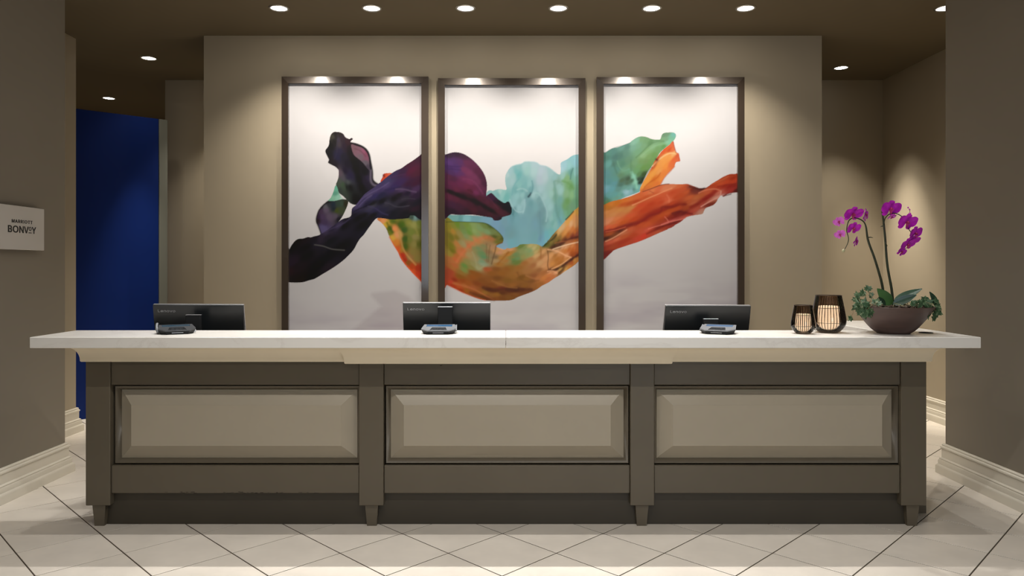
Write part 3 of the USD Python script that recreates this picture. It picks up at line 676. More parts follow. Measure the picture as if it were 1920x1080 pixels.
# --- middle print
layer(1, 'H:30,95 200,70 500,80 800,100 F:560,900 640,620 G:-40,560 0,545 60,535 150,545 135,450 135,350 160,290 210,220 280,185 370,165 410,140 500,135 590,150 640,185 720,200 800,245 860,295 900,320 930,318 938,250 935,200 945,150 1030,105 1110,50 1190,35 1290,25 1290,900 K:600,600 400,900 100,1100 H:900,800 400,400 30,300',
 'G:100,600,150,205,200 150,650,120,190,185 60,570,175,215,210 30,620,130,185,185 180,400,165,205,205 170,330,185,215,215 200,300,165,205,210 300,280,125,190,190 330,330,115,185,185 320,220,145,195,195 250,350,165,205,205 230,420,170,205,208 420,200,170,210,210 450,260,165,210,205 560,200,180,210,215 550,280,180,215,215 650,300,190,210,220 640,400,185,205,215 700,360,185,210,215 800,300,165,205,205 850,370,155,200,200 400,420,135,190,190 420,470,130,188,188 340,480,140,195,192 290,550,120,180,180 480,460,150,200,200 500,550,120,175,178 380,550,120,178,178 380,620,150,200,200 300,640,150,200,202 260,750,150,198,202 330,820,155,200,205 390,730,155,198,202 350,700,135,185,185 450,640,120,170,172 500,750,112,165,170 480,820,120,168,175 440,700,125,172,178 600,620,150,195,195 540,610,165,205,208 620,680,125,170,172 680,850,118,160,165 640,760,120,165,170 700,650,165,205,205 740,720,155,200,200 780,800,160,205,205 640,550,170,205,210 800,600,160,205,195 800,500,160,200,195 850,550,140,185,165 860,650,125,175,155 900,500,155,200,195 930,560,160,205,200 900,430,140,180,165 860,430,150,190,180 920,700,120,175,165 900,850,115,170,165 940,880,120,175,170 1000,400,135,185,130 1040,380,140,185,130 970,350,160,205,195 1080,500,110,165,100 1050,460,125,175,115 1020,600,140,185,140 1030,720,110,160,95 1000,790,115,165,105 1100,620,140,190,135 1150,600,120,175,140 1100,780,115,160,125 1150,720,110,165,125 1010,880,120,175,140 950,950,120,180,180 990,200,165,210,220 1100,100,150,205,210 1060,200,155,210,210 1150,150,150,205,215 1100,330,125,185,165 1080,300,110,170,160 1150,400,130,190,165 1150,300,150,205,200 950,250,175,215,225 250,850,90,140,145 280,900,110,165,170 230,920,115,165,175 300,960,120,170,180 150,1000,120,160,172 400,1000,120,168,178 600,1000,115,160,168 650,920,115,158,165 720,1000,120,165,165 800,950,145,195,190 850,1050,140,190,185 H:150,110,115,170,165 250,120,115,170,165 280,130,100,155,155 400,140,130,185,190 550,120,110,160,170 750,150,120,165,185 900,220,120,160,185 1100,150,115,165,180 1100,350,110,155,165 1150,400,112,155,160 1000,350,115,155,175 1150,550,110,165,175 1050,620,125,160,180 1180,60,75,130,135 K:50,100,125,175,180 130,250,115,155,160 200,380,110,155,160 60,400,118,165,180 150,600,115,160,170 150,720,110,155,180 200,780,110,165,185 60,700,115,165,170 270,650,110,175,185 350,600,115,180,180 300,450,130,180,180 400,420,120,178,170 430,250,130,185,180 330,250,145,190,190 500,200,110,165,155 560,350,110,170,190 600,300,120,175,160 680,120,110,160,110 700,200,110,165,120 250,780,120,175,185', 0.7, (82, 1.6))
stroke(1, 'G:470,645 490,620 505,598', (36, 66, 78), 2.4, .9)
stroke(1, 'G:520,420 532,520 512,595', (96, 152, 158), 1.6, .6)
stroke(1, 'G:1112,240 1086,320 1076,390', (82, 138, 128), 1.8, .7)
stroke(1, 'G:520,612 600,596 650,645 700,750 735,850 725,1000', (172, 212, 214), 1.8, .5)
stroke(1, 'G:415,690 412,800 390,880', (168, 208, 213), 1.8, .6)
stroke(1, 'G:840,430 860,600 868,750 890,880 930,1000', (112, 163, 152), 2.4, .55)
stroke(1, 'G:310,545 380,530 450,565', (168, 208, 208), 2.2, .6)
stroke(1, 'G:230,620 250,520 290,440 330,390', (112, 178, 180), 1.8, .5)
stroke(1, 'G:860,420 920,430 960,470', (125, 170, 150), 2.2, .5)
stroke(1, 'G:960,420 1040,450 1120,530', (108, 160, 92), 2.6, .55)
stroke(1, 'G:200,690 240,790 330,870 390,860', (175, 212, 216), 1.6, .5)
stroke(1, 'K:130,200 140,420 150,600 140,760', (105, 148, 158), 2.6, .5)
stroke(1, 'K:450,50 470,200 520,330 560,410', (108, 160, 158), 2.2, .5)
stroke(1, 'G:210,220 280,188 370,168 410,142 500,138 590,152 640,188 720,203 800,248 870,300', (205, 225, 230), 1.2, .6)
layer(1, 'H:30,190 200,185 400,190 550,195 680,200 760,225 850,285 930,350 1000,420 1025,480 1010,540 940,570 900,600 960,630 1050,655 J:0,230 60,232 100,222 180,200 230,165 330,160 430,155 520,165 590,198 K:190,885 230,840 300,770 400,640 500,535 600,420 700,305 800,185 900,100 990,20 990,700 J:1290,380 1220,440 1150,510 1000,610 900,680 800,740 700,810 600,860 500,930 400,975 280,1020 130,1075 I:1512,840 1400,890 1250,905 1000,905 850,895 700,860 550,800 400,740 300,690 200,640 90,585 30,560',
 'H:120,280,135,125,30 170,340,170,125,45 170,260,125,130,45 250,230,100,130,35 330,280,110,130,70 400,230,115,140,55 460,300,115,145,65 530,250,130,155,90 530,340,135,160,95 620,300,120,150,95 720,260,105,125,60 800,260,75,95,35 850,360,110,125,70 930,400,110,120,60 880,440,70,85,25 990,470,60,75,15 950,530,100,100,25 960,460,115,110,40 760,360,120,150,100 600,400,125,150,90 450,370,100,140,55 400,430,125,140,90 370,360,110,140,75 290,400,145,130,70 240,460,120,105,25 150,450,110,105,20 250,560,175,115,55 150,600,115,110,15 170,680,105,100,15 120,720,140,125,45 300,540,145,135,85 350,560,150,140,95 480,480,140,140,80 550,490,185,125,75 650,460,175,130,80 720,460,165,110,60 820,470,165,105,60 600,520,180,120,65 450,600,185,105,60 500,560,180,120,70 350,680,180,100,50 250,770,170,95,40 220,830,180,90,45 300,720,185,105,60 160,850,165,100,50 150,950,155,95,40 200,920,165,90,45 130,1030,150,60,30 440,740,155,135,85 530,640,125,130,80 600,640,110,130,85 660,720,95,130,80 700,780,85,130,85 660,860,110,140,105 600,960,140,140,95 560,820,145,130,85 520,900,135,130,80 420,870,130,125,65 370,930,90,125,55 360,1000,110,125,60 480,960,125,115,55 680,900,130,145,115 690,600,125,125,80 760,560,145,115,75 780,700,135,105,70 760,850,130,110,75 840,620,165,125,85 830,760,140,115,80 880,780,110,90,60 900,850,160,130,85 920,680,185,135,75 960,700,190,135,100 1050,700,190,140,85 1000,800,165,115,45 950,900,150,100,35 1100,720,160,100,30 1150,700,160,115,40 1080,850,160,105,45 1180,780,120,120,55 1200,850,85,110,50 1220,760,100,125,75 1000,630,205,160,120 900,990,120,70,15 750,990,155,75,30 1100,980,130,75,20 500,1040,125,70,10 300,1040,130,95,35 '
 'I:140,400,150,60,30 160,520,175,55,30 120,480,150,60,30 240,490,125,35,0 220,600,150,45,5 280,560,155,80,30 330,620,160,65,20 370,690,135,45,0 350,420,120,75,5 400,500,130,60,5 600,420,130,70,12 700,380,125,70,12 500,560,135,70,15 700,560,115,55,10 800,500,115,65,15 950,480,120,70,20 1000,350,125,75,18 1200,350,130,80,20 1100,450,105,60,10 1300,500,115,75,15 1450,400,130,85,25 1150,560,130,80,30 1000,600,110,60,10 450,600,150,85,35 600,650,140,75,35 500,700,130,75,10 650,770,110,50,5 750,720,125,70,20 850,740,125,85,25 950,680,75,30,0 1050,700,85,40,5 1200,660,100,40,15 1350,680,75,30,5 1480,690,55,20,0 1200,750,75,35,0 1000,800,120,75,25 1100,780,125,80,20 900,850,90,40,5 820,830,85,50,0 1200,850,100,55,10 1350,830,105,65,15 1450,780,110,65,20 1050,870,110,60,15 700,820,110,55,15 550,740,130,65,15 '
 'J:30,330,175,115,40 50,450,135,120,70 60,260,200,145,100 150,330,100,130,80 120,420,85,125,70 180,470,90,110,45 180,400,95,130,80 250,280,130,140,85 240,200,95,120,55 300,230,120,140,80 350,250,130,150,95 400,270,120,150,100 350,340,130,145,85 420,330,135,150,95 280,370,140,135,75 400,190,180,165,105 460,230,185,170,115 500,290,180,160,100 530,220,155,150,85 500,350,195,155,100 560,280,170,130,70 580,380,165,110,60 620,280,205,150,95 660,400,200,145,95 640,520,195,140,90 560,480,190,145,95 400,420,170,115,65 300,480,150,95,40 450,520,150,95,50 550,600,140,90,45 350,620,150,100,50 200,560,140,90,30 60,560,130,90,25 160,680,140,90,35 250,720,110,70,5 350,740,125,80,20 450,700,130,75,35 420,780,115,70,25 540,730,165,100,50 560,840,140,85,30 300,860,120,75,20 100,860,130,80,25 450,880,130,80,30 620,650,155,95,45 640,720,180,110,50 720,680,185,105,50 700,740,170,95,45 740,640,205,140,90 830,640,210,150,105 780,700,175,100,50 700,540,190,130,80 750,350,210,150,90 760,500,195,130,60 850,420,170,105,35 820,350,165,105,40 900,480,165,100,30 950,400,175,105,35 1000,430,200,135,70 850,540,180,115,50 900,310,205,140,80 1000,360,215,150,100 950,260,200,125,60 1050,250,185,95,25 1100,300,165,75,5 1150,220,205,110,50 1100,350,150,65,0 1180,270,200,105,40 850,280,205,155,110 1000,210,220,165,120 1000,470,90,25,5 950,530,75,40,5 1100,420,75,15,10 850,580,60,25,0 730,600,85,40,5 1180,360,120,30,20 1100,470,165,75,20 1150,420,200,140,60 1050,560,185,115,40 950,600,100,60,10 900,640,100,65,15 910,570,205,165,90 1000,590,200,150,70 980,640,225,180,140 1200,420,190,120,50 100,940,75,30,5 250,930,80,35,5 380,930,95,50,15 100,1020,100,55,10 '
 'K:300,850,90,95,25 240,850,50,75,25 350,780,140,120,50 450,670,110,85,30 420,710,120,90,35 380,740,110,95,45 500,620,215,165,90 540,540,215,180,125 600,480,215,175,125 700,400,225,165,80 760,300,235,165,70 850,300,225,155,95 870,200,225,170,75 760,430,230,180,130 850,450,220,160,100 700,520,225,150,85 800,530,210,120,50 850,580,200,110,40 650,600,220,150,75 600,650,205,135,60 700,650,180,95,20 550,700,140,105,45 480,760,130,105,35 500,790,55,45,5 420,880,45,50,5 620,750,120,60,15 640,760,75,20,5 780,710,95,20,5 860,710,100,25,10 880,660,165,85,60 800,680,140,55,25 750,770,170,95,45 850,770,195,110,35 700,800,165,100,55 600,830,95,60,20 550,860,60,35,5 500,860,95,75,45 900,800,180,100,50 380,910,80,60,10 800,860,210,130,70 700,880,205,140,85 650,960,195,115,40 800,960,190,95,25 850,1020,160,65,5 600,900,215,160,115', 0.5, (940, 380, 1.9))
stroke(1, 'J:690,270 702,400 695,540 710,590', (92, 52, 22), 1.2, .7)
stroke(1, 'J:700,252 860,282 1000,352 1085,384', (232, 172, 122), 1.8, .7)
stroke(1, 'J:780,245 950,190 1100,150 1240,120', (242, 202, 162), 1.3, .8)
stroke(1, 'J:1070,388 970,470 870,530 760,580', (228, 168, 112), 1.4, .7)
stroke(1, 'J:1230,330 1120,398 1010,478 900,556 760,606', (58, 20, 5), 2.4, .75)
stroke(1, 'J:970,545 930,600 880,650', (90, 50, 10), 2.0, .6)
stroke(1, 'J:690,620 760,612 850,650', (225, 160, 110), 1.6, .6)
stroke(1, 'J:570,210 578,300 572,390', (150, 95, 45), 1.8, .6)
stroke(1, 'K:190,885 320,800 460,660', (45, 55, 15), 1.6, .6)
stroke(1, 'K:380,910 520,850 660,770 800,715 930,690', (80, 22, 8), 2.6, .75)
stroke(1, 'K:300,780 420,720 470,640', (60, 55, 20), 1.8, .6)
stroke(1, 'K:660,340 740,260 810,180', (30, 55, 15), 1.6, .8)
stroke(1, 'K:440,820 560,790 700,780 860,740', (165, 95, 50), 1.5, .5)
stroke(1, 'H:740,560 740,700 745,860', (112, 92, 58), 1.3, .6)
stroke(1, 'H:800,590 780,720 770,860', (112, 88, 52), 1.4, .6)
stroke(1, 'H:900,600 880,700 850,800 825,900', (96, 70, 40), 1.6, .7)
stroke(1, 'H:910,580 950,560 1005,540', (115, 60, 20), 1.4, .7)
stroke(1, 'H:240,860 330,720 450,590 600,490 740,450', (196, 112, 66), 3.0, .5)
stroke(1, 'H:500,700 560,860 600,980 690,940', (150, 150, 110), 2.0, .4)
stroke(1, 'H:60,192 250,186 420,192 620,200 760,228 860,292 960,380 1020,470', (60, 80, 30), 1.1, .7)
stroke(1, 'H:930,900 1040,780 1110,700', (140, 85, 15), 2.4, .6)
stroke(1, 'I:210,550 400,600 600,660 760,740 920,830 1040,890', (165, 95, 50), 2.0, .5)
stroke(1, 'I:820,640 960,690 1120,690 1300,670 1500,690', (66, 26, 2), 3.6, .7)
stroke(1, 'I:560,740 720,800 880,850 1040,885', (78, 36, 4), 3.0, .6)
stroke(1, 'I:1000,500 1160,570 1340,630 1500,650', (140, 92, 40), 2.0, .5)
stroke(1, 'I:90,590 300,695 560,805 860,895', (190, 90, 50), 1.3, .5)
stroke(1, 'J:0,930 150,930 300,930 420,925', (66, 28, 5), 3.0, .6)
stroke(1, 'J:180,640 260,760 400,790 540,770', (108, 66, 16), 2.4, .45)
stroke(1, 'J:330,690 430,730 560,745', (160, 105, 60), 2.0, .45)
layer(1, 'F:0,85 40,75 120,50 200,42 300,65 400,125 480,195 560,290 610,380 638,480 640,560 630,670 650,660 690,635 720,640 790,710 860,760 900,775 940,755 965,765 985,820 1000,860 985,940 900,970 860,985 850,1010 800,1030 740,1025 710,990 620,975 500,955 400,945 250,950 120,940 0,950',
 'F:100,90,55,30,55 200,60,50,25,50 300,100,65,30,55 150,160,80,45,100 100,200,85,48,110 250,180,85,42,95 200,250,75,40,100 110,270,70,35,95 200,310,80,45,105 120,340,75,38,90 250,350,90,42,95 350,200,100,38,75 420,250,95,35,72 500,320,85,28,60 570,400,75,25,55 610,500,70,22,52 320,300,115,45,85 380,340,120,50,88 450,400,115,48,85 300,420,110,38,80 400,470,118,42,82 500,470,110,45,80 540,560,95,35,70 450,560,100,30,62 480,620,110,38,80 350,540,105,32,65 400,600,85,22,45 250,500,100,30,70 150,500,95,28,65 200,580,95,28,58 100,550,85,25,60 150,430,75,25,60 100,400,85,30,60 120,620,22,6,15 220,660,18,5,12 300,690,25,6,18 400,690,55,14,30 450,740,22,6,16 550,700,75,20,42 580,650,85,30,60 600,740,70,20,42 100,680,90,28,55 200,720,85,26,50 300,770,75,22,45 150,800,62,22,52 250,820,60,20,45 400,800,65,18,38 450,870,70,18,35 550,850,60,16,34 350,900,45,14,32 150,900,38,14,32 550,930,50,14,30 600,830,16,3,8 700,890,22,4,10 500,780,20,5,14 700,800,70,20,38 650,760,80,26,48 750,820,75,26,42 680,680,50,15,50 720,720,60,18,55 750,750,28,8,28 820,780,12,4,14 900,850,6,4,12 960,880,4,4,16 960,800,4,15,22 800,900,72,20,34 860,920,70,20,40 900,930,60,18,34 780,970,55,16,34 820,1000,30,10,26 700,940,62,18,32 760,920,35,5,12', 0.5, (-28, 1.6))
stroke(1, 'F:80,595 180,640 300,690 420,730 540,780 640,840 740,900', (16, 4, 12), 3.0, .75)
stroke(1, 'F:365,585 430,622', (72, 14, 42), 1.5, .7)
stroke(1, 'F:80,235 190,250 270,245', (58, 30, 84), 1.2, .6)
stroke(1, 'F:80,285 180,290 260,300', (58, 30, 84), 1.2, .6)
stroke(1, 'F:300,430 400,440 500,520 580,640', (130, 58, 96), 2.0, .45)
stroke(1, 'F:640,670 720,760 800,860', (92, 34, 54), 1.5, .5)

# --- right print
layer(2, 'L:-40,405 35,385 100,345 160,315 240,300 330,265 420,230 460,195 530,150 600,130 680,140 760,170 830,180 895,175 920,110 950,80 1010,70 1100,70 1140,100 1135,150 1095,210 1040,260 950,330 880,400 820,520 760,600 690,700 620,850 600,900 590,980 400,1060 300,1100 -40,1250',
 'L:60,450,80,130,115 100,400,90,145,130 160,380,90,140,130 200,450,80,125,115 300,300,110,160,145 350,400,100,145,125 380,300,95,140,125 280,430,85,130,115 300,560,90,140,115 400,500,105,150,120 480,230,140,190,165 540,190,135,190,160 600,180,125,170,120 480,300,125,175,150 560,280,125,175,140 680,200,120,165,115 740,230,105,150,100 640,280,125,170,125 560,360,120,170,130 840,210,130,175,130 780,290,140,185,135 700,360,135,180,120 640,430,145,185,130 900,260,125,175,115 860,320,120,165,105 950,280,105,160,90 720,450,125,165,100 800,420,115,160,90 600,520,120,160,100 680,520,120,155,95 740,520,115,160,90 560,600,115,165,105 640,620,110,155,80 700,600,110,155,85 520,680,110,165,110 500,560,120,165,120 460,600,110,155,110 560,720,95,140,85 640,720,60,85,40 620,800,35,50,30 560,800,50,70,45 580,850,20,30,20 400,660,110,165,130 330,660,115,165,130 250,560,95,145,120 220,650,95,150,135 180,560,85,130,115 100,560,105,165,155 80,700,95,150,150 140,650,95,150,140 280,740,100,140,105 300,820,85,115,85 400,790,70,95,70 380,860,85,115,90 280,880,80,120,105 450,820,80,115,90 480,760,140,205,175 510,840,145,210,180 530,920,120,185,165 550,920,125,190,180 580,930,120,185,180 200,800,95,155,145 100,850,90,150,150 180,860,95,155,160 60,950,110,170,185 150,950,100,165,170 250,950,100,150,140 350,920,110,165,150 400,950,110,170,155 380,990,165,205,215 450,980,145,195,205 350,1000,150,195,205 480,960,90,140,125 300,1040,100,160,150 200,1040,100,165,160 100,1060,95,160,155 960,110,110,150,115 1000,100,115,155,120 940,170,130,175,130 1000,180,125,170,130 1060,150,125,190,155 1100,110,120,190,175 1040,200,135,200,165 1010,220,145,205,165 M:50,100,120,175,180 100,200,105,165,165 250,200,110,170,155 50,260,80,130,110 60,300,90,130,80 200,240,110,160,140', 0.5, (38, 1.5))
stroke(2, 'L:520,460 600,390 670,320 740,255 830,212 950,205', (96, 142, 92), 1.8, .6)
stroke(2, 'L:600,440 720,340 840,270 980,240', (150, 195, 150), 2.0, .45)
stroke(2, 'L:450,690 490,760 520,860 535,930', (152, 216, 188), 2.6, .75)
stroke(2, 'L:440,500 440,620 450,700', (95, 140, 100), 1.8, .5)
stroke(2, 'L:230,520 270,620 320,660 410,640', (120, 175, 145), 1.8, .5)
stroke(2, 'L:160,520 190,620 220,700', (76, 120, 105), 2.4, .5)
stroke(2, 'L:35,388 160,318 330,268 425,232', (80, 125, 115), 1.2, .5)
stroke(2, 'L:620,860 690,720 760,610', (40, 60, 20), 1.4, .6)
layer(2, 'L:1095,205 1115,290 1140,370 1180,395 1195,450 1205,515 1150,530 1130,560 1110,610 1020,700 950,790 905,870 880,900 720,980 600,1010 580,960 610,880 690,740 770,600 800,530 860,440 930,350 1040,260',
 'L:1080,260,230,110,65 1100,330,235,115,65 1000,310,235,100,40 950,360,230,95,40 890,430,225,110,55 1040,340,215,80,25 850,510,190,75,25 800,590,200,85,30 1100,410,250,185,115 1000,430,250,170,85 930,480,250,170,80 880,540,248,165,80 1050,470,250,165,75 950,550,250,165,75 850,620,250,165,75 780,720,245,165,70 880,680,245,165,85 980,600,250,155,65 1060,560,240,120,60 1100,500,240,105,45 1170,430,225,95,55 1170,500,230,110,70 1150,540,235,120,65 700,820,250,165,60 640,900,250,165,70 760,860,230,130,45 850,770,235,130,40 800,800,225,115,30 950,680,245,140,60 900,800,245,145,60 850,860,235,125,50 700,940,225,120,50 640,960,215,110,45', 0.5, (52, 2.0))
stroke(2, 'L:785,590 880,490 970,425 1060,392 1135,402', (255, 206, 140), 1.7, .8)
stroke(2, 'L:650,920 760,830 860,760 900,700', (206, 98, 22), 1.6, .6)
stroke(2, 'L:835,490 852,500', (60, 26, 12), 2.6, .9)
stroke(2, 'L:800,590 840,530 870,450', (170, 60, 15), 1.6, .6)
stroke(2, 'L:1100,215 1125,320 1145,385', (186, 70, 42), 1.1, .8)
stroke(2, 'L:1120,600 1040,690 960,780 910,870', (215, 110, 60), 1.3, .7)
stroke(2, 'L:1180,400 1200,510', (205, 90, 60), 1.2, .6)
layer(2, 'M:-30,360 20,340 80,310 150,285 250,262 340,235 430,205 520,165 600,130 700,100 780,65 860,45 960,35 N:130,280 250,285 380,285 450,278 520,300 600,330 680,355 750,350 800,340 900,270 1000,210 1100,150 1200,110 1280,105 1400,115 1400,405 1300,432 1180,455 1100,505 1050,485 1000,540 970,600 920,650 850,680 780,710 750,760 720,810 600,830 500,850 420,880 340,950 250,1000 180,1050 60,1090 M:950,690 800,755 650,822 520,875 350,930 180,990 130,1030 80,1075 20,1130 -30,1140',
 'M:80,370,190,115,20 120,340,210,120,40 200,320,200,110,15 100,400,185,110,30 60,440,215,140,75 150,420,205,130,65 300,330,195,85,20 380,320,185,75,10 400,260,215,115,50 500,230,215,105,50 330,280,215,115,35 480,290,185,65,10 550,210,215,100,45 620,230,200,85,30 250,410,205,135,65 350,420,200,130,65 400,390,205,135,70 150,480,205,135,75 250,480,200,120,65 100,560,215,135,90 150,600,200,110,55 200,540,215,120,65 60,600,220,140,95 70,660,220,95,55 150,660,205,90,40 240,570,210,100,45 300,590,190,80,10 350,540,205,85,30 400,500,210,85,40 480,400,205,75,25 450,550,190,65,10 550,350,205,70,30 600,420,190,60,15 700,330,190,60,15 800,260,205,75,30 850,300,195,65,20 700,150,225,130,75 640,160,225,110,60 800,120,220,105,60 760,180,210,95,45 850,180,215,90,45 940,240,215,95,55 960,280,220,110,70 1000,200,205,80,35 1000,320,190,65,20 900,100,225,130,85 1050,140,205,80,35 700,480,150,30,0 800,440,155,30,0 900,400,150,30,0 1000,370,140,25,0 600,560,150,25,0 500,610,140,25,0 400,630,130,30,0 300,660,140,40,15 200,690,130,35,0 100,710,150,40,20 550,620,190,75,25 650,620,195,80,30 750,560,180,70,15 850,500,190,75,15 950,430,185,75,10 1050,400,185,70,15 300,750,190,105,65 400,690,195,85,45 200,760,120,60,15 100,760,165,75,20 60,820,60,20,0 150,810,110,55,10 250,720,70,20,0 200,840,200,95,60 300,800,180,80,30 350,850,160,45,5 450,780,175,60,15 200,900,160,55,15 100,880,190,80,50 70,950,150,45,15 150,940,155,60,20 250,890,155,40,10 400,880,170,60,30 550,720,195,75,40 600,790,205,55,30 500,830,190,60,35 700,720,175,55,20 650,700,205,85,60 800,680,130,30,0 700,780,180,70,40 850,650,120,20,0 800,730,180,80,45 1000,580,190,75,70 900,580,170,60,30 950,540,130,25,5 1050,480,110,15,0 1000,510,150,40,10 850,560,170,60,15 60,1040,110,20,10 '
 'N:60,380,225,130,85 200,330,225,130,85 300,330,215,105,55 400,370,205,85,40 200,430,200,70,25 50,480,210,90,45 120,550,215,90,50 250,520,195,70,20 350,480,195,75,25 450,420,205,90,40 500,520,205,95,45 620,520,195,105,55 700,480,185,90,40 560,620,195,100,60 480,600,190,85,40 400,640,135,30,0 250,660,150,35,0 100,700,135,25,0 550,680,155,45,15 650,640,140,35,10 780,540,150,20,0 850,480,155,25,5 930,420,165,40,10 820,430,200,90,50 780,400,205,95,55 980,400,195,75,50 1020,430,215,120,95 880,580,200,105,75 960,530,215,150,125 1050,500,220,160,150 900,620,120,30,10 850,640,110,25,5 800,650,130,35,15 950,580,170,90,60 700,640,180,70,50 650,700,180,75,50 600,740,190,80,55 700,750,195,125,105 720,780,190,140,115 560,760,175,65,45 450,700,165,65,15 300,700,185,70,25 200,730,185,75,20 100,800,200,85,35 60,860,185,65,20 300,790,110,5,0 400,800,105,5,0 250,850,120,10,0 200,880,135,20,5 480,810,160,30,10 450,860,200,100,80 350,890,190,80,65 200,930,200,90,80 100,960,195,75,65 250,950,110,15,0 150,990,130,25,5 60,1020,165,55,20 320,930,140,40,20 500,330,150,65,45 600,380,110,45,35 660,390,105,35,30 550,380,115,25,10 720,370,70,20,15 640,420,130,50,35 900,320,190,65,20 1000,250,200,75,25 1100,200,190,80,40 1050,280,205,80,35 1150,240,205,70,25 1250,180,170,40,0 1230,150,185,65,25 1280,230,200,65,25 1100,330,170,40,10 1000,330,185,60,20 1200,330,155,20,5 1150,390,165,35,15 1250,390,180,45,35 1310,300,150,35,20 1310,390,60,10,5 1100,420,190,80,60 1150,480,110,30,25 1200,420,175,45,35', 0.7, (24, 2.6))
stroke(2, 'M:430,345 560,290 680,235 800,185 900,140 1000,100', (242, 152, 102), 1.4, .75)
stroke(2, 'M:40,870 150,820 250,760 350,700', (228, 152, 112), 1.3, .75)
stroke(2, 'M:40,720 200,690 400,630 560,580 700,490 850,410 N:0,715 180,690 330,640 430,640', (128, 20, 0), 2.4, .6)
stroke(2, 'M:40,730 180,705 330,660', (215, 110, 70), 1.0, .5)
stroke(2, 'M:660,690 820,640 950,590 N:60,860', (226, 120, 96), 1.2, .6)
stroke(2, 'M:640,760 760,700 900,635 1070,575', (120, 20, 0), 2.0, .55)
stroke(2, 'N:0,1000 140,950 300,915 420,885', (226, 122, 106), 1.3, .7)
stroke(2, 'N:20,1030 160,985 320,935', (100, 12, 0), 1.8, .6)
stroke(2, 'N:190,800 320,770 430,790 540,810', (100, 6, 0), 2.2, .6)
stroke(2, 'N:520,690 660,610 780,545 900,470 960,410', (140, 18, 0), 3.2, .55)
stroke(2, 'N:700,680 800,620 900,565 1040,470 1050,410', (232, 158, 138), 1.4, .75)
stroke(2, 'N:660,440 760,395 860,375 980,375 1040,400', (226, 130, 92), 1.4, .7)
stroke(2, 'N:500,330 600,360 700,375 760,355', (70, 22, 14), 1.8, .7)
stroke(2, 'N:1090,495 1150,480 1225,460', (100, 22, 18), 1.4, .8)
stroke(2, 'N:1000,330 1150,300 1310,290', (150, 28, 8), 2.0, .5)
stroke(2, 'N:880,290 1020,230 1180,150', (226, 110, 60), 1.2, .5)
stroke(2, 'M:580,150 720,100 860,50 960,38', (110, 50, 25), 1.1, .7)
stroke(2, 'M:680,140 740,170', (180, 80, 45), 1.2, .7)
stroke(2, 'M:930,200 960,250 960,300', (232, 125, 85), 1.8, .5)

# brightness of white paper in the photograph along the height, by which colours read from it are turned into the ink's own colour
WY = np.array([150, 250, 330, 400, 450, 500, 550, 620.0]); WL = np.array([0.80, 0.95, 0.90, 0.74, 0.60, 0.49, 0.41, 0.34])
PAPER = np.array([0.49, 0.49, 0.525])
def srgb_lin(c):
    c = np.asarray(c, float) / 255
    return np.where(c <= 0.04045, c / 12.92, ((c + 0.055) / 1.055) ** 2.4)
def dense(p, n=6):
    """closed outline through the points, slightly rounded"""
    q = np.vstack([p[-1:], p, p[:2]]); out = []
    for i in range(1, len(p) + 1):
        a0, a1, a2, a3 = q[i - 1], q[i], q[i + 1], q[i + 2 if i + 2 < len(q) else len(q) - 1]
        for t in np.linspace(0, 1, n, endpoint=False):
            out.append(0.5 * ((2 * a1) + (-a0 + a2) * t + (2 * a0 - 5 * a1 + 4 * a2 - a3) * t ** 2 + (-a0 + 3 * a1 - 3 * a2 + a3) * t ** 3))
    return np.array(out)
STEP = 1.1
